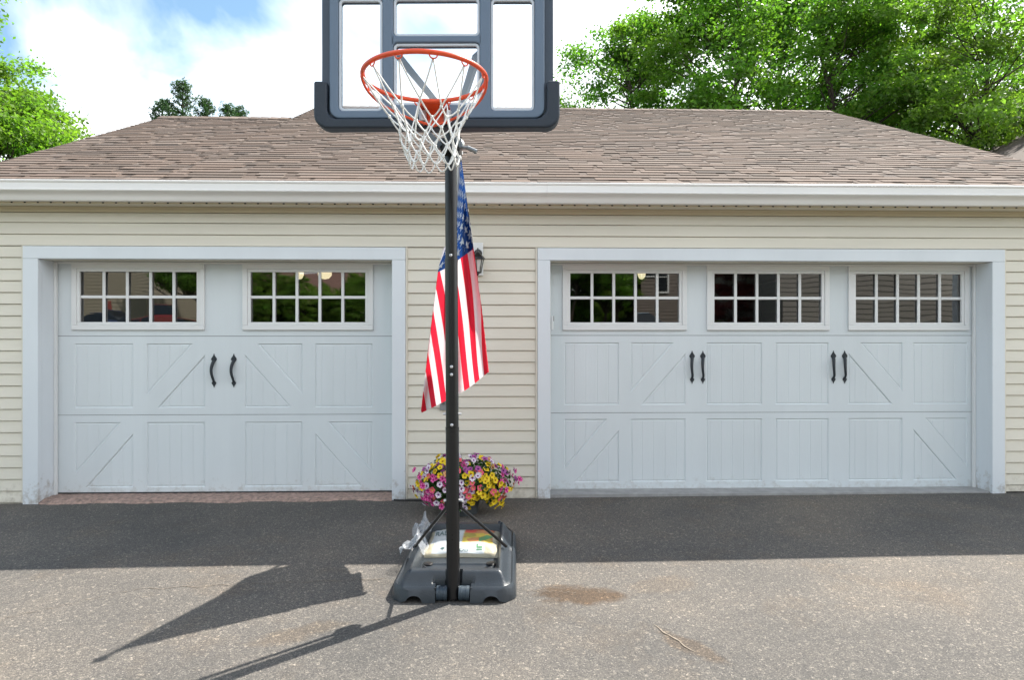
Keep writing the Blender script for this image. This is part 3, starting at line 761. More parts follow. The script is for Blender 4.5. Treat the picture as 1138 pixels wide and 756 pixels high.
# backboard -------------------------------------------------------
YF = -.675
bbd = bpy.data.objects.new('backboard', None); COL.objects.link(bbd); bbd.parent = H
wins = [(-.420, -.253, 2.408, 2.871), (.237, .403, 2.408, 2.871), (-.183, .167, 2.731, 2.875), (-.183, .167, 2.433, 2.678)]
bbd.location = (.004, 0, 0)
holes = [rrect(a, b, c, d, .012, 4) for a, b, c, d in wins]
bm = B(); holed_plate(bm, rrect(-.508, .496, 2.338, 2.998, .035, 6), [rrect(a-.004, b+.004, c-.004, d+.004, .012, 4) for a, b, c, d in wins], YF+.022, YF+.045); obj('rail', bm, M_slate_d, bbd)
bm = B(); holed_plate(bm, rrect(-.470, .458, 2.363, 2.968, .045, 6), [rrect(a-.012, b+.012, c-.012, d+.012, .020, 5) for a, b, c, d in wins], YF, YF+.021); obj('frame', bm, M_slate, bbd, bevel=.006, seg=3)
bm = B()
for a, b, c, d in wins:
    holed_plate(bm, rrect(a-.0115, b+.0115, c-.0115, d+.0115, .020, 5), [rrect(a, b, c, d, .012, 5)], YF+.008, YF+.0205)
obj('window_rim', bm, M_glassrim, bbd, bevel=.003)
bm = B()
for a, b, c, d in wins:
    box(bm, a-.006, b+.006, YF+.0212, YF+.0218, c-.006, d+.006)
obj('acrylic_sheet', bm, M_acrylic, bbd)
bm = B(); o_ = rrect(-.535, .523, 2.318, 2.521, .060, 8, (1, 1, 0, 0)); i_ = rrect(-.478, .466, 2.359, 2.521, .045, 8, (1, 1, 0, 0))
# U shaped pad
k = len(o_)
for y0, y1 in ((YF-.012, YF+.060),):
    fa = [[bm.verts.new((x, y, z)) for x, z in L_] for y in (y0, y1) for L_ in (o_, i_)]
    for i in range(k-2+1):
        if i == k-2: break
    idx = list(range(k))
    # order: BL arc, BR arc, TR, TL -> open strip from TL round the bottom to TR
    order = [k-1]+list(range(0, k-1))
    for s, t_ in zip(order, order[1:]):
        bm.faces.new((fa[0][s], fa[0][t_], fa[1][t_], fa[1][s])); bm.faces.new((fa[2][s], fa[3][s], fa[3][t_], fa[2][t_]))
        bm.faces.new((fa[0][s], fa[2][s], fa[2][t_], fa[0][t_])); bm.faces.new((fa[1][s], fa[1][t_], fa[3][t_], fa[3][s]))
    for s in (order[0], order[-1]): bm.faces.new((fa[0][s], fa[1][s], fa[3][s], fa[2][s]))
obj('pad', bm, M_pad, bbd, bevel=.010, seg=3)
# arms behind the board
for sx in (-1, 1):
    bm = B(); tube(bm, [(sx*.050-.012, .03, 2.655), (sx*.175-.008, -.60, 2.665)], .021, 4); obj('upper_arm', bm, M_arm, H)
    bm = B(); tube(bm, [(sx*.050-.012, .03, 2.45), (sx*.07-.008, -.61, 2.35)], .017, 4); obj('lower_arm', bm, M_arm, H)
bm = B(); tube(bm, [(-.125, .02, 2.62), (.105, .02, 2.62)], .010, 10)
for x in (-.135, .095): tube(bm, [(x, .02, 2.62), (x+.03, .02, 2.62)], .022, 10)
obj('pivot_rod', bm, M_arm, H, smooth=True)
bm = B(); tube(bm, [(-.10, -.02, 2.43), (.08, -.02, 2.43)], .009, 10); tube(bm, [(.08, -.02, 2.43), (.13, -.03, 2.405)], .012, 10); tube(bm, [(-.10, -.02, 2.43), (-.12, -.02, 2.42)], .014, 10); obj('lower_pivot', bm, M_grey, H, smooth=True)
bm = B(); box(bm, -.060, .045, -.07, .075, 2.40, 2.47); obj('clamp', bm, M_black, H, bevel=.008)
# rim
rx_, ry_, rz_, RR = -.001, -1.045, 2.384, .228
rim = bpy.data.objects.new('rim', None); COL.objects.link(rim); rim.parent = H
bm = B(); tube(bm, [(rx_+RR*math.cos(a), ry_+RR*math.sin(a), rz_) for a in [2*math.pi*i/72 for i in range(72)]], .0085, 12, closed=True); obj('ring', bm, M_orange, rim, smooth='full')
bm = B()
box(bm, rx_-.062, rx_+.062, ry_+RR-.004, YF-.001, rz_-.006, rz_+.002)
box(bm, rx_-.058, rx_+.058, YF-.050, YF-.044, 2.322, rz_+.001); box(bm, rx_-.058, rx_-.052, YF-.0445, YF-.001, 2.326, rz_-.006); box(bm, rx_+.052, rx_+.058, YF-.0445, YF-.001, 2.326, rz_-.006)
obj('bracket', bm, M_orange, rim, bevel=.003)
bm = B()
for sx in (-1, 1):
    P = []
    for i in range(15):
        t = i/14; a = R_(90)+sx*R_(-100)*(1-t); rad = RR+.004-.02*t
        P.append((rx_+rad*math.cos(a)*(1-.78*t**3), ry_+rad*math.sin(a)+t*t*.06, rz_-.006-.082*math.sin(t*math.pi/2)))
    tube(bm, P, .005, 8)
obj('brace_rod', bm, M_orange, rim, smooth=True)
bm = B()
for sx in (-1, 1):
    P = []
    for i in range(60):
        a = i*.9; P.append((rx_+sx*.052+.014*math.cos(a), YF-.068+.014*math.sin(a), 2.325+.045*i/60))
    tube(bm, P, .0034, 6)
    lathe(bm, [(.007, 0), (.005, .004)], 8, M=Matrix.Translation((rx_+sx*.042, YF-.0505, 2.334)) @ Matrix.Rotation(R_(90), 4, 'X'))
obj_split('spring', bm, M_bolt, rim, smooth=True)
bm = B()
for k in range(12):
    a = 2*math.pi*(k+.5)/12; cx, cy = rx_+RR*math.cos(a), ry_+RR*math.sin(a); t = Vector((-math.sin(a), math.cos(a), 0))
    P = [Vector((cx, cy, rz_-.007))+t*(.014*math.cos(b))+Vector((0, 0, -.014*math.sin(b))) for b in [math.pi*i/8 for i in range(9)]]
    tube(bm, P, .0026, 6)
obj('net_hook', bm, M_orange, rim, smooth=True)
# net
bm = B(); NR = .0031
lev = [(0, .2250, -.018), (1, .140, -.140), (2, .112, -.184), (3, .100, -.226), (4, .095, -.266), (5, .094, -.300)]
def node(k, l):
    r, dz = lev[l][1], lev[l][2]; a = 2*math.pi*(k+.5+(.5 if l % 2 else 0))/12
    rnd = random.Random(k % 12*17+l*101); j = l > 0
    r *= 1+(rnd.uniform(-.10, .10) if j else 0)
    dx_ = .012*l/5+.004*math.sin(k*2.1)*j
    return Vector((rx_+.004*l+r*math.cos(a)+dx_, ry_+r*math.sin(a), rz_+dz+(rnd.uniform(-.014, .014) if j else 0)))
def strand(p, q, sag=.006, n=6):
    P = []
    for i in range(n+1):
        t = i/n; v = p.lerp(q, t); s = math.sin(math.pi*t)*sag; v += Vector((0, 0, -s)); P.append(v)
    tube(bm, P, NR, 5)
for k in range(12):
    for l in range(5):
        p = node(k, l); 
        if l % 2 == 0: strand(p, node(k, l+1), .004); strand(p, node((k-1) % 12, l+1), .004)
        else: strand(p, node(k, l+1), .004); strand(p, node((k+1) % 12, l+1), .004)
    # knots
    for l in range(1, 6):
        p = node(k, l); tube(bm, [p+Vector((0, 0, .007)), p, p-Vector((0, 0, .007))], [.004, .0062, .004], 6)
    a, b = node(k, 5), node((k+1) % 12, 5); mid = (a+b)/2
    P = [a.lerp(b, t/8)+Vector((0, 0, -.030*math.sin(math.pi*t/8))) for t in range(9)]; tube(bm, P, NR, 5)
obj('net', bm, M_net, rim, smooth='full')

# ------------------------------------------------------------------ potting soil bag and loose plastic bag on the base
Hm = Matrix.Translation(H.location) @ Matrix.Rotation(-R_(1.9), 4, 'Z')
def soil_z(u, v):     # u,v in -1..1
    e = max(0, (1-abs(u)**4))*max(0, (1-abs(v)**3.2)); return .060*e**.42
BW, BL = .245, .245
bag = empty('soil_bag', 'cream printed bag of potting soil lying on the hoop base', 'bag', Hm @ Vector((-.002, .765, .064)), -R_(1.9))
bm = B(); nu, nv = 70, 60; Vt = []; 
def bagp(u, v, off=0):
    x = u*BW*(1-.035*math.cos(v*3)); y = v*BL*(1-.03*math.cos(u*2.5)); z = soil_z(u, v)
    wr = .0035*math.sin(u*31+v*9)*(abs(u)**3)+.003*math.sin(v*27+u*14)*(abs(v)**3)+.0025*math.sin(u*7+v*5+1)
    return Vector((x, y, max(0, z+wr*min(1, z*20))+off))
for j in range(nv+1):
    Vt.append([bm.verts.new(bagp(2*i/nu-1, 2*j/nv-1)) for i in range(nu+1)])
M_bagw = mat('bag_cream', (.40, .36, .26), .42, .4, var=.12, vscale=9, bump=.25, bscale=35)
M_bagp = mat('bag_white_print', (.42, .45, .46), .4, .4, var=.1, vscale=12)
M_fr = [mat('print_red', (.45, .05, .03), .4), mat('print_orange', (.46, .19, .07), .4, var=.4, vscale=18), mat('print_yellow', (.52, .38, .05), .4, var=.3, vscale=20), mat('print_green', (.07, .24, .09), .4, var=.4, vscale=22), mat('print_olive', (.30, .25, .04), .4, var=.3, vscale=16), mat('print_brown', (.26, .08, .03), .4, var=.3, vscale=16)]
M_ink = mat('print_ink', (.03, .08, .08), .5)
def bagmat(u, v):
    if -.72 < u < .58 and -.97 < v < -.50: return 1
    if v > -.5 and u < -.02 and u > -.82: return 1 if (v < .75) else 0
    if 0.0 <= u < .80 and -.45 < v < .86:
        s = math.sin(u*9+v*4)
        if v > .58: return 7 if (u > .25 and v > .62) else 2
        if v > .30: return 2 if math.hypot((u-.16)/.16, (v-.55)/.22) < 1 else 3
        if math.hypot((u-.16)/.17, (v-.10)/.22) < 1: return 6
        if v < .12 and u > .42 and abs((u-.58)-(v+.1)*.7) < .14: return 5
        if abs(v+.12+(u-.2)*-.6) < .08: return 4
        return 3 if s > -.3 else 4
    return 0
for j in range(nv):
    for i in range(nu):
        f = bm.faces.new((Vt[j][i], Vt[j][i+1], Vt[j+1][i+1], Vt[j+1][i])); u, v = 2*(i+.5)/nu-1, 2*(j+.5)/nv-1; f.material_index = bagmat(u, v)
obj('bag_body', bm, [M_bagw, M_bagp]+M_fr, bag, smooth='full')
# lettering laid on the curved bag
def lettering(text, size_u, size_v, u0, v0, mtl, tilt=0, bold=.0):
    cu = bpy.data.curves.new('lettering', 'FONT'); cu.body = text; cu.size = 1; cu.offset = bold
    tmp = bpy.data.objects.new('lettering', cu); COL.objects.link(tmp); dg = bpy.context.evaluated_depsgraph_get()
    me = bpy.data.meshes.new_from_object(tmp.evaluated_get(dg)); bpy.data.objects.remove(tmp)
    b2 = B(); b2.from_mesh(me); bmesh.ops.subdivide_edges(b2, edges=b2.edges[:], cuts=1)
    for v in b2.verts:
        u, w = u0+v.co.x*size_u, v0+v.co.y*size_v+tilt*v.co.x; v.co = bagp(u, w, .0018)
    obj('lettering', b2, mtl, bag)
lettering('RAL,', .19, .62, -.80, .06, M_ink, .03, .012)
lettering('FOOD', .15, .11, -.24, -.93, M_ink, 0, .01)
bm = B(); c_ = (-.46, -.82)
ring_ = [bagp(c_[0]+a*.06, c_[1]+b*.06, .0018) for a, b in ((-1, 0), (0, -1), (1, 0), (0, 1))]; bm.faces.new([bm.verts.new(p) for p in ring_]); obj('printed_diamond', bm, M_ink, bag)
bm = B()
for (u0, u1, v0, v1) in ((.38, .41, -.80, -.62), (.49, .52, -.80, -.62), (.41, .49, -.80, -.74), (.38, .52, -.88, -.84)):
    bm.faces.new([bm.verts.new(bagp(*q, .0018)) for q in ((u0, v0), (u1, v0), (u1, v1), (u0, v1))])
obj('printed_mark', bm, M_fr[3], bag)
# crumpled plastic
rp_ = random.Random(4); bm = B(); nu, nv = 22, 30; Vt = []
for j in range(nv+1):
    row = []
    for i in range(nu+1):
        u, v = i/nu, j/nv; w = .085*(1-v*.55)+.03*math.sin(v*9)
        x = -.290+ (u-.5)*w*1.7+.005*v; y = .46+.44*v; z = .165-.05*abs(u-.6)*2+.045*v+.016*math.sin(u*11+v*7)+.012*math.sin(v*23+u*5)+rp_.uniform(-.005, .005)
        if v > .9 and .3 < u < .7: z += .02*(v-.9)*10
        row.append(bm.verts.new(Hm @ Vector((x, y, z))))
    Vt.append(row)
for j in range(nv):
    for i in range(nu): bm.faces.new((Vt[j][i], Vt[j][i+1], Vt[j+1][i+1], Vt[j+1][i]))
mp_ = bpy.data.materials.new('clear_plastic'); mp_.use_nodes = True; t = mp_.node_tree; b = t.nodes['Principled BSDF']
b.inputs['Base Color'].default_value = (.50, .53, .57, 1); b.inputs['Roughness'].default_value = .22; tr = N(t, 'ShaderNodeBsdfTransparent'); mi = N(t, 'ShaderNodeMixShader'); mi.inputs[0].default_value = .36
t.links.new(tr.outputs[0], mi.inputs[1]); t.links.new(b.outputs[0], mi.inputs[2]); t.links.new(mi.outputs[0], t.nodes['Material Output'].inputs[0])
tag(obj('plastic_sheet', bm, mp_), 'crumpled clear plastic sheet tucked beside the soil bag on the hoop base', 'plastic sheet')

# ------------------------------------------------------------------ flag and flagpole
tip = C(511.5, 164, 4.26); bk = C(502.5, 300, 4.85); dirp = (bk-tip).normalized()
wl_ = tip+dirp*((-.022-tip.y)/dirp.y)
FP = empty('flagpole', 'slanting flagpole fixed to the garage wall behind the hoop pole', 'flagpole', wl_)
bm = B(); tube(bm, [Vector((0, 0, 0)), tip-wl_], .0125, 14); obj('pole', bm, mat('pole_white', (.7, .7, .69), .35), FP, smooth=True)
bm = B(); e = tip-wl_; q = Matrix.Translation(e) @ (-dirp).to_track_quat('Z', 'Y').to_matrix().to_4x4()
lathe(bm, [(.010, -.006), (.018, .0), (.026, .014), (.028, .026), (.022, .042), (.010, .052), (.003, .054)], 16, M=q); obj('finial', bm, M_silver, FP, smooth='full')
bm = B(); box(bm, -.03, .03, -.008, .004, -.06, .06); tube(bm, [Vector((0, 0, 0)), (tip-wl_)*.05], .020, 12); obj('bracket', bm, M_grey, FP)
def interp(tab, v):
    for (a, pa), (b, pb) in zip(tab, tab[1:]):
        if v <= b:
            t = (v-a)/(b-a); return [x+(y-x)*t for x, y in zip(pa, pb)]
    return list(tab[-1][1])
Rt = [(0, (512, 172, 4.29)), (.2, (519, 223, 4.27)), (.4, (526.5, 276, 4.25)), (.7, (536.5, 350, 4.23)), (1, (543.5, 414, 4.22))]
Ft = [(0, (502.5, 300, 4.85)), (.1, (499, 288, 4.74)), (.25, (492.5, 276, 4.58)), (.4, (486.5, 303, 4.50)), (.7, (476, 385, 4.58)), (1, (467.5, 459, 4.66))]
Ut = [(0, (1.0,)), (.1, (.84,)), (.25, (.62,)), (.4, (.49,)), (.7, (.75,)), (1, (1.0,))]
def FS(u, v, off=0.):
    r, f, uf = interp(Rt, v), interp(Ft, v), interp(Ut, v)[0]
    ur = .085*smooth(.1, .35, v)*(1-.8*smooth(.5, 1, v))                     # the first stripe curls back behind the right edge
    if u < ur:
        s = (ur-u); px = r[0]-s*26; py = r[1]-s*20; Z = r[2]+s*1.2
    elif u <= uf:
        s = (u-ur)/(uf-ur); px, py, Z = [a+(b-a)*s for a, b in zip(r, f)]
        Z += (.045*math.sin(s*12+v*3.5)+.022*math.sin(s*25+1-v*3))*smooth(0, .3, v); px += 1.0*math.sin(s*9+v*5)*v
        py += 4*math.sin(s*math.pi)*v
    else:
        s = (u-uf); px = f[0]+s*34*math.sin(min(1, s*6)*1.2); py = f[1]-s*60*(v > .2)*0+s*8; Z = f[2]+s*.85
    return C(px, py, Z)
bm = B(); NU, NV = 78, 90; Vt = [[bm.verts.new(FS(i/NU, j/NV)) for i in range(NU+1)] for j in range(NV+1)]
for j in range(NV):
    for i in range(NU):
        f = bm.faces.new((Vt[j][i], Vt[j][i+1], Vt[j+1][i+1], Vt[j+1][i])); u, v = (i+.5)/NU, (j+.5)/NV
        f.material_index = 2 if (u < 7/13 and v < .4) else (0 if int(u*13) % 2 == 0 else 1)
def cloth(name, col, tr_col):
    m = bpy.data.materials.new(name); m.use_nodes = True; t = m.node_tree; b = t.nodes['Principled BSDF']; b.inputs['Base Color'].default_value = (*col, 1); b.inputs['Roughness'].default_value = .7
    b.inputs['Specular IOR Level'].default_value = .25
    tl = N(t, 'ShaderNodeBsdfTranslucent'); tl.inputs[0].default_value = (*tr_col, 1); mi = N(t, 'ShaderNodeMixShader'); mi.inputs[0].default_value = .42
    n = N(t, 'ShaderNodeTexNoise'); n.inputs['Scale'].default_value = 9; n.inputs['Detail'].default_value = 3
    tcn = N(t, 'ShaderNodeTexCoord'); mpn = N(t, 'ShaderNodeMapping'); mpn.inputs['Scale'].default_value = (1, 1, .25); t.links.new(tcn.outputs['Object'], mpn.inputs[0]); t.links.new(mpn.outputs[0], n.inputs['Vector'])
    bp = N(t, 'ShaderNodeBump'); bp.inputs['Strength'].default_value = .5; bp.inputs['Distance'].default_value = .03; t.links.new(n.outputs[0], bp.inputs['Height'])
    t.links.new(bp.outputs[0], b.inputs['Normal']); t.links.new(bp.outputs[0], tl.inputs['Normal'])
    t.links.new(b.outputs[0], mi.inputs[1]); t.links.new(tl.outputs[0], mi.inputs[2]); t.links.new(mi.outputs[0], t.nodes['Material Output'].inputs[0]); return m
M_fred = cloth('flag_red', (.60, .012, .035), (.75, .02, .05)); M_fwh = cloth('flag_white', (.72, .70, .72), (.75, .68, .70)); M_fbl = cloth('flag_blue', (.012, .045, .17), (.010, .05, .20))
M_star = cloth('flag_star', (.8, .8, .82), (.9, .9, .9))
for r in range(9):
    for c in range(6 if r % 2 == 0 else 5):
        uc = (r+1)/10*7/13; vc = ((c*2+1) if r % 2 == 0 else (c*2+2))/12*.4
        for sgn in (-1, 1):
            rim_p = []
            ctr = FS(uc, vc); du = (FS(uc+.01, vc)-FS(uc-.01, vc)); dv = (FS(uc, vc+.01)-FS(uc, vc-.01)); nr = du.cross(dv)
            if nr.length < 1e-9: continue
            nr = nr.normalized()*.0016*sgn; vs = []
            for k in range(10):
                a = math.pi*k/5; rr = 1 if k % 2 == 0 else .42
                vs.append(bm.verts.new(FS(min(1, max(0, uc+rr*.044*math.sin(a))), max(0, vc-rr*.0215*math.cos(a)))+nr))
            cv = bm.verts.new(ctr+nr)
            for k in range(10):
                f = bm.faces.new((cv, vs[k], vs[(k+1) % 10])); f.material_index = 3
tag(obj('flag', bm, [M_fred, M_fwh, M_fbl, M_star], smooth='full', recalc=False), 'red, white and blue flag with stars and stripes hanging limp behind the hoop pole', 'flag')
bm = B(); p = tip+dirp*.03; P = [p+Vector((.016*math.cos(a), .01*math.cos(a), .016*math.sin(a)-.004)) for a in [2*math.pi*i/14 for i in range(14)]]; tube(bm, P, .0035, 6, closed=True)
tube(bm, [p+Vector((.004, 0, -.02)), FS(.02, .02)], .006, 6); 
for v in bm.verts: v.co -= wl_
obj('flag_clip', bm, M_silver, FP, smooth='full')

# ------------------------------------------------------------------ flower pot
fc = C(513, 566, 5.30); fx, fy = fc.x, -.47
fz = gz(fx, fy)
FPt = empty('flower_pot', 'dark pot overflowing with yellow, pink and white petunias by the wall', 'potted flowers', (fx, fy, fz+.002))
bm = B(); lathe(bm, [(.13, 0), (.135, .01), (.165, .20), (.18, .21), (.18, .235), (.165, .235), (.155, .21)], 28); obj('pot', bm, mat('pot_grey', (.06, .07, .075), .55, bump=.2, bscale=60), FPt, smooth=True)
rf = random.Random(11)
def dome(az, el, k=1.0):     # point on the mound, normal
    ax, ay, azz = .375, .25, .215
    d = Vector((math.cos(el)*math.cos(az), math.cos(el)*math.sin(az), math.sin(el)))
    lump = 1+.12*math.sin(az*3+1)+.10*math.sin(az*5+el*4)+.05*math.sin(az*11+el*7)
    return Vector((d.x*ax*lump*k, d.y*ay*lump*k, .235+d.z*azz*lump*k)), d
def quads_mesh(name, P, Nn, size, cols, material, parent=None, aspect=.55, fold=.15):
    n = len(P); rs = np.random.RandomState(n % 9973)
    Nn = Nn/np.maximum(1e-6, np.linalg.norm(Nn, axis=1))[:, None]
    t = rs.normal(size=(n, 3)); t -= (t*Nn).sum(1)[:, None]*Nn; t /= np.maximum(1e-6, np.linalg.norm(t, axis=1))[:, None]; b = np.cross(Nn, t)
    s = size[:, None] if hasattr(size, '__len__') else size
    v = np.stack([P-t*s, P+b*s*aspect+Nn*s*fold, P+t*s, P-b*s*aspect+Nn*s*fold], 1).reshape(-1, 3)
    me = bpy.data.meshes.new(name); me.vertices.add(4*n); me.vertices.foreach_set('co', v.astype(np.float32).ravel())
    me.loops.add(4*n); me.loops.foreach_set('vertex_index', np.arange(4*n, dtype=np.int32)); me.polygons.add(n)
    me.polygons.foreach_set('loop_start', np.arange(0, 4*n, 4, dtype=np.int32)); me.polygons.foreach_set('loop_total', np.full(n, 4, dtype=np.int32))
    me.update(calc_edges=True); me.validate(); set_tint(me, cols); me.materials.append(material)
    if parent is False: return me
    o = bpy.data.objects.new(name, me); COL.objects.link(o)
    if parent: o.parent = parent
    return o
M_fleaf = attr_mat('petunia_leaf', .55, .4, trans=.3)
P, Nn, S, cc = [], [], [], []
for i in range(4200):
    az, el = rf.uniform(0, 2*math.pi), math.asin(rf.uniform(-.75, 1)); p, d = dome(az, el, rf.uniform(.62, .97))
    P.append(p); Nn.append(d+Vector((rf.gauss(0, .5), rf.gauss(0, .5), rf.gauss(0, .5)+.3))); S.append(rf.uniform(.012, .022)); g = rf.uniform(.6, 1.3); cc.append((.055*g, .13*g, .03*g))
quads_mesh('foliage', np.array(P), np.array(Nn), np.array(S), cc, M_fleaf, FPt)
M_bl = attr_mat('petunia_petal', .6, .3, trans=.0)
CLR = dict(yellow=((.80, .58, .02), (.40, .20, .01)), magenta=((.62, .03, .24), (.30, .0, .12)), white=((.78, .72, .78), (.20, .04, .22)), pink=((.75, .12, .16), (.5, .3, .05)), purple=((.38, .09, .30), (.12, .01, .12)), peach=((.70, .38, .16), (.4, .1, .05)))
def bloom_mesh(kind, seed):
    r_ = random.Random(seed); bm = B(); pc, ic = CLR[kind]; cl = []
    R0 = .027
    ctr = bm.verts.new((0, 0, -.008)); ring1 = []; ring2 = []
    for k in range(15):
        a = 2*math.pi*k/15; m3 = k % 3
        ring1.append(bm.verts.new((.32*R0*math.cos(a), .32*R0*math.sin(a), 0)))
        rr = R0*(1.0 if m3 != 0 else .80)*r_.uniform(.93, 1.05); ring2.append(bm.verts.new((rr*math.cos(a), rr*math.sin(a), .004+r_.uniform(-.002, .003))))
    j = r_.uniform(.82, 1.12)
    for k in range(15):
        bm.faces.new((ctr, ring1[k], ring1[(k+1) % 15])); cl.append(ic)
        bm.faces.new((ring1[k], ring2[k], ring2[(k+1) % 15], ring1[(k+1) % 15]))
        col = pc
        if kind in ('white', 'magenta') and k % 3 == 1: col = tuple(.45*a+.55*b for a, b in zip(CLR['purple'][0] if kind == 'white' else (.8, .45, .6), pc))
        cl.append(tuple(min(1, c*j) for c in col))
    me = bpy.data.meshes.new('bloom'); bm.to_mesh(me); bm.free(); set_tint(me, cl); me.materials.append(M_bl); return me
BM = {k: [bloom_mesh(k, s) for s in range(3)] for k in CLR}
blooms = []
tries = 0
while len(blooms) < 330 and tries < 9000:
    tries += 1
    az = rf.uniform(math.pi*.95, math.pi*2.05) if rf.random() < .78 else rf.uniform(0, math.pi); el = math.asin(rf.uniform(-.70, .99)); p, d = dome(az, el, rf.uniform(.90, 1.10))
    if any((p-q[0]).length < .030 for q in blooms): continue
    x, z = p.x, p.z
    if x > .06 and z < .13: kd = 'yellow'
    elif x > .14 and z < .33 and x < .31: kd = rf.choice(['yellow', 'yellow', 'yellow', 'pink'])
    elif x > .10 and z < .25: kd = rf.choice(['pink', 'yellow', 'magenta'])
    elif x > .27: kd = rf.choice(['purple', 'magenta', 'yellow', 'purple'])
    elif 0 < x < .2 and z > .36: kd = rf.choice(['purple', 'magenta', 'white', 'yellow', 'purple'])
    elif -.02 < x < .16: kd = rf.choice(['white', 'white', 'white', 'yellow', 'pink'] if z < .33 else ['yellow', 'white', 'pink'])
    elif z > .34: kd = rf.choice(['yellow', 'peach', 'white', 'purple', 'yellow'])
    elif x < -.22: kd = rf.choice(['magenta', 'pink', 'white', 'yellow', 'magenta'])
    else: kd = rf.choice(['white', 'magenta', 'white', 'pink', 'magenta'])
    blooms.append((p, d, kd))
blooms.sort(key=lambda b: b[0].y)
rest_v = B(); rest_cols = []
for i, (p, d, kd) in enumerate(blooms):
    nrm = (d+Vector((rf.gauss(0, .25), -.35+rf.gauss(0, .2), rf.gauss(0, .25)))).normalized(); s = rf.uniform(.8, 1.12)
    Mt = Matrix.Translation(p) @ nrm.to_track_quat('Z', 'Y').to_matrix().to_4x4() @ Matrix.Rotation(rf.uniform(0, 6), 4, 'Z') @ Matrix.Scale(s, 4)
    me = BM[kd][i % 3]
    if i < 100:
        o = bpy.data.objects.new('bloom', me); COL.objects.link(o); o.parent = FPt; o.matrix_local = Mt
    else:
        base_i = len(rest_v.verts)
        vs = [rest_v.verts.new(Mt @ v.co) for v in me.vertices]
        ca = me.color_attributes['tint'].data
        for pl in me.polygons:
            rest_v.faces.new([vs[k] for k in pl.vertices]); rest_cols.append(tuple(ca[pl.loop_start].color)[:3])
o = obj('blooms', rest_v, M_bl, FPt, recalc=False); set_tint(o.data, rest_cols); o['kind'] = 'stuff'
# black cable at the foot of the wall
bm = B(); pts = [(d0['xr']+.02, -.06), (d0['orr'], -.075), (d0['orr']+.05, -.07), (d0['orr']+.14, -.09), (d0['orr']+.22, -.06), (d0['orr']+.27, -.03)]
P = [Vector((x, y, gz(x, y)+.010+(.05 if i == 5 else .02 if i == 4 else 0))) for i, (x, y) in enumerate(pts)]; tube(bm, P, .007, 8)
tag(obj('cable', bm, M_black, smooth=True), 'short black cable lying along the foot of the wall beside the left door casing', 'cable')

# ------------------------------------------------------------------ trees
M_bark = mat('bark', (.075, .06, .048), .95, .15, var=.4, vscale=8, bump=.9, bscale=25)
M_leaf = attr_mat('leaf', .5, .35, trans=.5)
def make_tree(seed, H_, R, base_frac, lobes, nclus, per, lsize, tint, spread=.55, trunk_r=.2, droop=0.):
    """crown: leaves gathered in sprays at the ends of real limbs; returns (trunk mesh, crown mesh)"""
    r = random.Random(seed); nr = np.random.RandomState(seed); bm = B()
    top = H_*.86; tp = [Vector((0, 0, -.2))]; n = 9
    for i in range(1, n+1):
        tp.append(Vector((tp[-1].x+r.gauss(0, .10)*H_/12, tp[-1].y+r.gauss(0, .10)*H_/12, top*i/n)))
    tube(bm, tp, [trunk_r*(1-.88*i/n) for i in range(n+1)], 9)
    cl = []
    while len(cl) < nclus:
        lb = r.choice(lobes); d = Vector((r.gauss(0, 1), r.gauss(0, 1), r.gauss(0, 1))).normalized(); k = r.uniform(.25, 1)**.45
        c = Vector((lb[0]*R, lb[1]*R, H_*lb[2]))+Vector((d.x*R*lb[3], d.y*R*lb[3], d.z*R*lb[3]*lb[4]))*k
        if c.z < H_*base_frac: continue
        cl.append(c)
    for c in cl[::2]:
        f = max(.15, min(.95, (c.z-R*.35)/top)); i = f*n; a = tp[int(i)].lerp(tp[min(n, int(i)+1)], i-int(i))
        mid = a.lerp(c, .5)+Vector((r.gauss(0, .12), r.gauss(0, .12), r.uniform(-.05, .3)))
        q1 = a.lerp(mid, .5)+Vector((0, 0, -.05)); q3 = mid.lerp(c, .5)+Vector((r.gauss(0, .08), r.gauss(0, .08), .05)); w = trunk_r*(.34*(1-f)+.10)
        tube(bm, [a, q1, mid, q3, c], [w, w*.8, w*.55, w*.35, w*.12], 5, caps=False)
    me_t = bpy.data.meshes.new('trunk'); bm.to_mesh(me_t); bm.free(); me_t.materials.append(M_bark)
    for p in me_t.polygons: p.use_smooth = True
    P = []; cols = []; NN = []; SS = []
    for c in cl:
        k = int(per*r.uniform(.5, 1.5)); rad = spread*r.uniform(.55, 1.25)
        pts = nr.normal(size=(k, 3))*np.array([rad, rad, rad*.42])*.6+np.array([c.x, c.y, c.z])
        pts[:, 2] -= droop*np.abs(nr.normal(size=k))
        P.append(pts); ctr = np.array([0, 0, H_*.6]); nn = nr.normal(size=(k, 3))*.75+np.array([0, 0, .9]); NN.append(nn)
        g = r.uniform(.72, 1.32); hue = r.uniform(-.12, .16)
        cc_ = np.array(tint)[None, :]*g*nr.uniform(.75, 1.3, size=(k, 1))*np.array([1+hue, 1, 1-hue*.5])[None, :]
        cols.append(cc_); SS.append(nr.uniform(.7, 1.3, size=k)*lsize)
    me_c = quads_mesh('crown', np.vstack(P), np.vstack(NN), np.concatenate(SS), np.vstack(cols), M_leaf, False)
    return me_t, me_c
def place_tree(name, meshes, x, y, rz_, s, label, cat='tree', group=None, base=None):
    t = empty(name, label, cat, (x, y, gz(x, y)-.1 if base is None else base), rz_, group); t.scale = (s, s, s)
    for nm, me in zip(('trunk', 'crown'), meshes):
        o = bpy.data.objects.new(nm, me); COL.objects.link(o); o.parent = t
    return t
LOB = [(0, 0, .62, .8, 1.25), (.35, .1, .52, .6, 1.0), (-.4, .15, .5, .6, 1.0), (.1, -.4, .48, .6, .9), (-.1, .35, .75, .55, 1.1), (.2, 0, .85, .4, 1.0)]
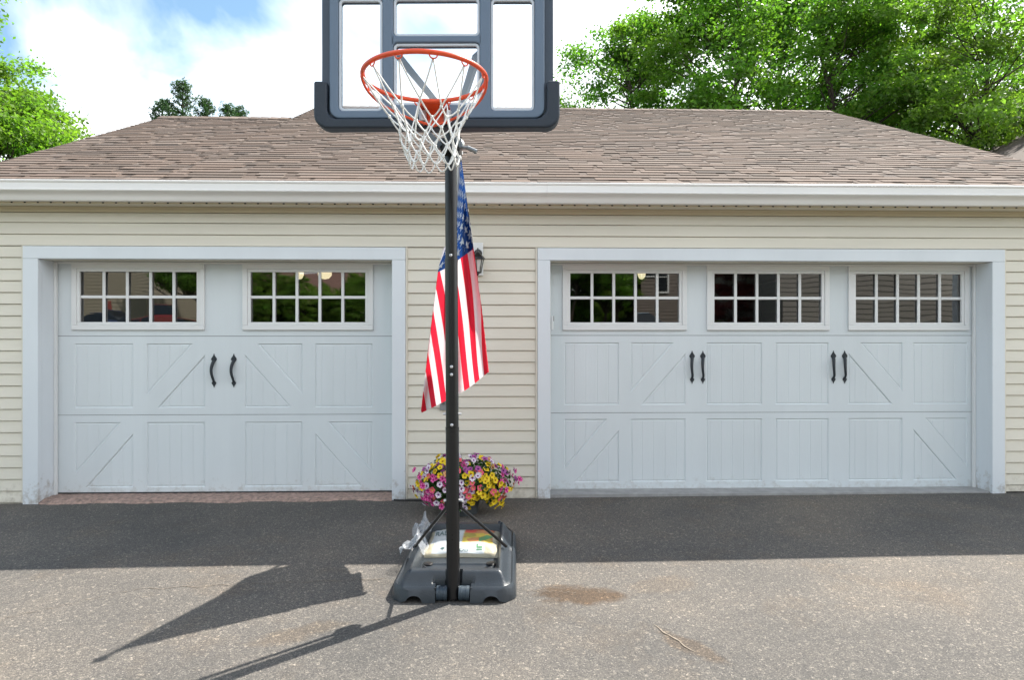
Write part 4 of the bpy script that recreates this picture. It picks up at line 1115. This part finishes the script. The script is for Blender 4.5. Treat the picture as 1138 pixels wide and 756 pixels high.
LOB2 = [(0, 0, .45, .9, 1.1), (.4, 0, .40, .65, .9), (-.4, .1, .38, .65, .9), (0, -.3, .6, .55, 1), (0, .2, .75, .45, 1.1)]
T1 = make_tree(1, 15, 4.2, .26, LOB, 270, 165, .074, (.105, .195, .036), .56, .22)
T2 = make_tree(2, 15, 3.8, .24, LOB, 250, 165, .072, (.115, .205, .038), .54, .19)
T3 = make_tree(3, 14, 3.6, .22, LOB[:5], 240, 165, .070, (.140, .215, .046), .52, .17)
T4 = make_tree(5, 7.6, 3.3, .12, LOB2, 420, 190, .050, (.120, .200, .036), .38, .13)
GR = 'leafy trees standing behind the garage'
def tx(px, Z): p = C(px, 378, Z); return p.x, p.y
for px, Z, T, rr_, s, lab in ((702, 25, T1, .3, 1.0, 'leafy tree behind the roof, first to the right of the backboard'),
                        (808, 23, T2, 1.9, 1.08, 'tall leafy tree with a dark trunk, second to the right of the backboard'),
                        (868, 26, T1, 3.6, 1.12, 'leafy tree rising behind the middle of the right roof half'),
                        (938, 22, T2, 4.6, .98, 'forked leafy tree above the right end of the ridge'),
                        (1030, 25, T3, 2.2, 1.2, 'bright green tree behind the sloping right edge of the roof'),
                        (1105, 19, T3, .8, .98, 'pale yellow-green tree at the far right, nearest of the row'),
                        (1185, 23, T1, 5.4, 1.0, 'large tree at the right edge of the picture')):
    x, y = tx(px, Z); place_tree('leafy_tree', T, x, y, rr_, s, lab, 'tree', GR)
for px, Z, T, rr_, s, lab in ((985, 17.5, T4, 1.0, .74, 'rounded dark shrub just behind the right roof slope'), (1075, 16.5, T4, 2.6, .70, 'low rounded shrub at the lower right behind the roof edge'),
                              (880, 30, T4, 4.1, 1.2, 'low leafy tree seen between the trunks behind the ridge'), (652, 34, T4, 2.0, 1.30, 'low leafy growth low down against the right side of the backboard'), (748, 35, T4, 5.0, 1.42, 'low leafy growth deep between the first two trees'), (842, 36, T4, 1.2, 1.45, 'low leafy growth deep behind the middle of the ridge'), (690, 31, T4, .4, 1.15, 'low leafy tree behind the ridge close to the backboard'),
                              (790, 31, T4, 3.3, 1.2, 'low leafy tree filling the gap under the tall dark-trunked tree')):
    x, y = tx(px, Z); place_tree('leafy_shrub', T, x, y, rr_, s, lab, 'shrub', 'low leafy growth behind the garage')
x, y = tx(-6, 18); place_tree('leafy_tree', T4, x, y, .5, 1.28, 'bright round-crowned tree left of the roof', 'tree', 'leafy trees left of the garage')
x, y = tx(-62, 24); place_tree('leafy_tree', T2, x, y, 2.5, 1.12, 'taller dark tree at the left edge behind the bright one', 'tree', 'leafy trees left of the garage')
x, y = tx(92, 36); place_tree('leafy_tree', T4, x, y, 1.5, 1.80, 'small distant tree low over the left roof slope', 'tree', 'leafy trees left of the garage')
# conifers
M_needle = attr_mat('needle', .6, .3, trans=.15)
def make_conifer(seed, H_, R):
    r = random.Random(seed); nr = np.random.RandomState(seed); bm = B(); tube(bm, [(0, 0, -.2), (0, 0, H_*.5), (0, 0, H_)], [.16, .09, .015], 8)
    P = []; NN = []; cols = []; z = H_*.35
    while z < H_*.99:
        rad = R*(1-z/H_)**.8*1.15+.08
        for k in range(r.randint(4, 6)):
            a = r.uniform(0, 6.28); L = rad*r.uniform(.55, 1.15); e = Vector((math.cos(a)*L, math.sin(a)*L, z+L*r.uniform(.35, .9)))
            s = Vector((0, 0, z)); tube(bm, [s, s.lerp(e, .5), e], [.03, .02, .006], 4, caps=False)
            n = int(150*L/R)+22; t = nr.uniform(.25, 1.05, size=(n, 1)); p = np.array(s)[None]*(1-t)+np.array(e)[None]*t+nr.normal(size=(n, 3))*np.array([.09, .09, .09])*(1.25-t*.75)
            P.append(p); NN.append(nr.normal(size=(n, 3))); g = nr.uniform(.6, 1.3, size=(n, 1)); cols.append(np.array([[.050, .105, .040]])*g)
        z += r.uniform(.16, .28)
    me = bpy.data.meshes.new('trunk'); bm.to_mesh(me); bm.free(); me.materials.append(M_bark)
    Pn = np.vstack(P); mc = quads_mesh('crown', Pn, np.vstack(NN), np.full(len(Pn), .075), np.vstack(cols), M_needle, False, aspect=.28)
    return me, mc
PN = make_conifer(3, 11.6, 2.7)
x, y = tx(203, 26); place_tree('pine_tree', PN, x, y, .4, 1.03, 'dark pine top poking up over the left ridge', 'pine tree', 'pines behind the left ridge')
x, y = tx(180, 29); place_tree('pine_tree', PN, x, y, 2.2, 1.06, 'shorter pine just left of the main pine top', 'pine tree', 'pines behind the left ridge')
x, y = tx(228, 30); place_tree('pine_tree', PN, x, y, 4.0, 1.10, 'shorter pine just right of the main pine top', 'pine tree', 'pines behind the left ridge')
x, y = tx(252, 30); place_tree('pine_tree', PN, x, y, 5.0, 1.075, 'tiny pine tip to the left of the roof step', 'pine tree', 'pines behind the left ridge')
x, y = tx(265, 32); place_tree('pine_tree', PN, x, y, 3.0, 1.13, 'tiny pine tip nearest the roof step', 'pine tree', 'pines behind the left ridge')

# ------------------------------------------------------------------ neighbours: one roof corner at the right, the houses across the road seen in the windows
M_pane = mat('dark_pane', (.02, .025, .03), .08, .6)
def house(name, label, x0, x1, y0, y1, hw, pitch, wallc, roofc, front_wins, door=None, axis='x', facing=1):
    """facing=+1: the detailed side looks towards +y"""
    zc = gz((x0+x1)/2, (y0+y1)/2); Hh = empty(name, label, 'house', ((x0+x1)/2, (y0+y1)/2, zc)); w, d = (x1-x0)/2, (y1-y0)/2
    Mw = mat('house_siding', wallc, .6, var=.06); Mr = mat('house_roof', roofc, .9, var=.35, vscale=14, bump=.6, bscale=30)
    bm = B(); z = -.3; e = .18
    yb = [-d, d]
    while z < hw:                                   # lapped boards on all four sides
        zt = min(hw, z+e); o_ = .018
        v = [bm.verts.new(p) for p in ((-w-o_, -d-o_, z), (w+o_, -d-o_, z), (w+o_, d+o_, z), (-w-o_, d+o_, z), (-w, -d, zt), (w, -d, zt), (w, d, zt), (-w, d, zt))]
        for q in ((0, 1, 5, 4), (1, 2, 6, 5), (2, 3, 7, 6), (3, 0, 4, 7), (0, 3, 2, 1)): bm.faces.new([v[i] for i in q])
        z = zt
    if axis == 'x':   # ridge along x
        rise = d*pitch
        for sx in (-1, 1): bm.faces.new([bm.verts.new(p) for p in ((sx*w, -d, hw), (sx*w, d, hw), (sx*w, 0, hw+rise))])
    else:
        rise = w*pitch; n = int(rise/e)
        for sy in (-1, 1):
            for k in range(n+1):
                za_, zb_ = k*e, min(rise, (k+1)*e); wa, wb_ = w*(1-za_/rise), w*(1-zb_/rise)
                bm.faces.new([bm.verts.new(p) for p in ((-wa, sy*(d+.018), hw+za_), (wa, sy*(d+.018), hw+za_), (wb_, sy*d, hw+zb_), (-wb_, sy*d, hw+zb_))])
                bm.faces.new([bm.verts.new(p) for p in ((-wa, sy*(d+.018), hw+za_), (wa, sy*(d+.018), hw+za_), (wa, sy*(d-.002), hw+za_), (-wa, sy*(d-.002), hw+za_))])
    obj('wall', bm, Mw, Hh, recalc=False)
    bm = B(); ov = .35; th = .12
    if axis == 'x':
        for s in (-1, 1):
            P = [(s*(d+ov), hw-ov*pitch), (0, hw+rise), (0, hw+rise+th), (s*(d+ov), hw-ov*pitch+th)]; extrude_x(bm, P, -w-ov, w+ov)
    else:
        for s in (-1, 1):
            P = [(s*(w+ov), hw-ov*pitch), (0, hw+rise), (0, hw+rise+th), (s*(w+ov), hw-ov*pitch+th)]; prism(bm, P, -d-ov, d+ov)
    rf_ = obj('roof', bm, Mr, Hh)
    bm = B()
    if axis == 'x':
        for s in (-1, 1): box(bm, -w-ov, w+ov, s*(d+ov)-.06, s*(d+ov)+.06, hw-ov*pitch-.05, hw-ov*pitch+.10)
    else:
        for s in (-1, 1):
            for t_ in (-1, 1):
                P = [(t_*(w+ov+.01), hw-ov*pitch-.10), (0, hw+rise-.10), (0, hw+rise+th+.02), (t_*(w+ov+.01), hw-ov*pitch+th+.02)]; prism(bm, P, s*(d+ov), s*(d+ov)+s*.03)
    obj('trim', bm, M_gutter, Hh)
    for (cx, cz, ww, hh) in front_wins:
        fb = B(); Y = facing*(d+.02); t1 = .09; ya, ybb = sorted((Y, Y+facing*.05))
        box(fb, cx-ww/2-t1, cx+ww/2+t1, ya, ybb, cz+hh/2, cz+hh/2+t1); box(fb, cx-ww/2-t1, cx+ww/2+t1, ya, ybb, cz-hh/2-t1, cz-hh/2); box(fb, cx-ww/2-t1, cx-ww/2, ya, ybb, cz-hh/2, cz+hh/2); box(fb, cx+ww/2, cx+ww/2+t1, ya, ybb, cz-hh/2, cz+hh/2)
        box(fb, cx-ww/2, cx+ww/2, ya, ybb, cz-.02, cz+.02)
        wf = obj('window', fb, M_sash, Hh); bm = B(); ya, ybb = sorted((Y-facing*.01, Y+facing*.02)); box(bm, cx-ww/2, cx+ww/2, ya, ybb, cz-hh/2, cz+hh/2); obj('pane', bm, M_pane, wf)
    if door:
        bm = B(); Y = facing*(d+.02); ya, ybb = sorted((Y, Y+facing*.05)); box(bm, door-.5, door+.5, ya, ybb, 0, 2.1); dd = obj('door', bm, mat('front_door', (.25, .05, .04), .4), Hh, bevel=.01)
        bm = B(); ya, ybb = sorted((Y+facing*.05, Y+facing*.10)); box(bm, door+.36, door+.42, ya, ybb, .98, 1.06); obj('handle', bm, M_silver, dd)
    return Hh
house('neighbour_house', 'brown roofed house corner beyond the right end of the garage', 10.15, 18, 6.6, 14, 4.58, .55, (.62, .58, .50), (.085, .058, .046), [(0, 1.6, 1.2, 1.3)], axis='y', facing=-1)
house('beige_house', 'beige sided gable house across the road reflected in the left door window', -27, -17.6, -37, -28, 4.9, .6, (.30, .265, .20), (.12, .10, .09), [(-2.6, 1.9, 1.1, 1.4)], axis='y', door=2.5)
house('brown_house', 'taupe sided house with white trimmed windows reflected in the right door', 8.2, 15.8, -40, -30, 5.2, .55, (.17, .14, .12), (.08, .07, .065), [(-3.2, 4.0, 1.1, 1.5), (1.8, 4.0, 1.1, 1.5), (2.4, 1.6, 1.2, 1.4)], axis='x', door=-.2)
house('grey_house', 'grey sided house reflected in the rightmost garage window', 10.4, 25.5, -25.2, -16.5, 5.6, .5, (.17, .155, .14), (.10, .09, .08), [(-3.6, 3.9, .9, 1.3), (3.5, 3.6, 1.1, 1.5)], axis='x')
house('red_roof_house', 'low house with a pinkish brown roof reflected behind the hedge', -16, -6, -41, -33, 2.6, .6, (.4, .36, .3), (.18, .10, .08), [(0, 1.6, 1.4, 1.2)], axis='x')
T5 = make_tree(9, 7, 3.0, .2, LOB2, 150, 90, .07, (.12, .022, .028), .38, .12)
for i, (x, y, T, rr_, s, lab) in enumerate(((-11.4, -24.5, T4, .3, .52, 'leafy hedge bush reflected at the left end of the second window'), (-9.9, -25, T4, 1.3, .48, 'leafy hedge bush reflected under the pinkish roof, left part'),
                         (-8.5, -24.2, T4, 2.6, .50, 'leafy hedge bush reflected in the middle of the second window'), (-7.1, -24.8, T4, 3.9, .49, 'leafy hedge bush reflected right of the middle of the second window'), (-5.8, -24.4, T4, 5.2, .60, 'taller leafy hedge bush at the right end of the row'),
                         (-14.6, -25.5, T1, 2.0, .55, 'dark tree reflected in the right half of the first window'), (-.5, -28.5, T1, 4.0, .62, 'dark tree across the road nearest the hoop'), (3.6, -27.5, T2, 1.0, .6, 'dark tree reflected at the left of the first right door window'), (6.1, -27.6, T1, 3.0, .5, 'dark tree reflected in the third pane beside the brown house'),
                         (-4.0, -28, T2, 5.0, .58, 'dark tree reflected behind the right end of the hedge'), (10.0, -20.5, T5, 2.4, .62, 'dark red maple reflected in the middle right door window'), (8.6, -20.0, T4, 1.4, .22, 'small round bush reflected low in the middle right door window'), (4.4, -31.5, T4, 1.9, .95, 'dense dark tree behind the cars in the first right window, left part'), (7.0, -32.5, T4, .7, .9, 'dense dark tree behind the cars beside the brown house'), (1.6, -33, T4, 3.1, 1.0, 'dense dark tree across the road just left of the cars'))):
    place_tree('street_tree', T, x, y, rr_, s, lab, 'tree', 'trees across the road seen only in the window reflections', gz(x, y)-.1)
def car(label, colr, x, y, rz_, group='cars parked across the driveway'):
    c = empty('parked_car', label, 'car', (x, y, gz(x, y)+.03), rz_, group)
    Mc = mat('car_paint', colr, .25, .5, coat=.6)
    side = [(-2.2, .35), (-2.25, .62), (-2.1, .86), (-1.75, .95), (1.0, .98), (1.9, .88), (2.2, .68), (2.22, .35)]
    bm = B(); secs = [(-.88, .92), (-.90, 1), (.90, 1), (.88, .92)]
    prism(bm, side, -.88, .88); obj('body', bm, Mc, c, bevel=.09, seg=3)
    cab = [(-1.75, .94), (-1.35, 1.40), (-.9, 1.48), (.15, 1.47), (1.0, .97)]
    bm = B(); a = [bm.verts.new((x_, -.80+.14*(z_ > 1), z_)) for x_, z_ in cab]; b = [bm.verts.new((x_, .80-.14*(z_ > 1), z_)) for x_, z_ in cab]
    for i in range(5): bm.faces.new((a[i], a[(i+1) % 5], b[(i+1) % 5], b[i]))
    bm.faces.new(a); bm.faces.new(b); obj('window_glass', bm, M_pane, c, bevel=.04)
    bm = B(); box(bm, -1.32, .12, -.62, .62, 1.46, 1.50); tube(bm, [(-.55, -.80, .95), (-.6, -.655, 1.47)], .03, 4); tube(bm, [(-.55, .80, .95), (-.6, .655, 1.47)], .03, 4); obj('roof', bm, Mc, c, bevel=.02)
    for sx in (-1.35, 1.38):
        for sy in (-1, 1):
            bm = B(); lathe(bm, [(.2, -.10), (.31, -.10), (.335, -.07), (.335, .07), (.31, .10), (.2, .10)], 24, M=Matrix.Translation((sx, sy*.83, .33)) @ Matrix.Rotation(R_(90), 4, 'X')); w = obj('wheel', bm, M_gasket, c, smooth=True)
            bm = B(); lathe(bm, [(.02, -.105), (.2, -.108), (.2, .108), (.02, .105)], 12, M=Matrix.Translation((sx, sy*.83, .33)) @ Matrix.Rotation(R_(90), 4, 'X')); obj('rim', bm, M_silver, w)
    for sy in (-1, 1):
        bm = B(); box(bm, 2.10, 2.23, sy*.62-.16, sy*.62+.16, .62, .74); obj('headlight', bm, M_glassrim, c, bevel=.02)
        bm = B(); box(bm, -2.26, -2.12, sy*.66-.14, sy*.66+.14, .66, .82); obj('tail_light', bm, M_fr[0], c, bevel=.02)
    return c
car('silver blue car reflected in the first window of the right door', (.30, .38, .44), 6.2, -19.2, .15)
car('white car reflected in the middle of the first right window', (.75, .76, .76), 2.3, -24.0, 1.35)
car('black car reflected at the left of the first right window', (.02, .02, .025), -.6, -22.6, .2)
car('dark blue car reflected in the leftmost window', (.03, .05, .12), -16.3, -22.5, .1)
car('red car reflected in the leftmost window', (.20, .02, .02), -13.4, -21.5, .05)
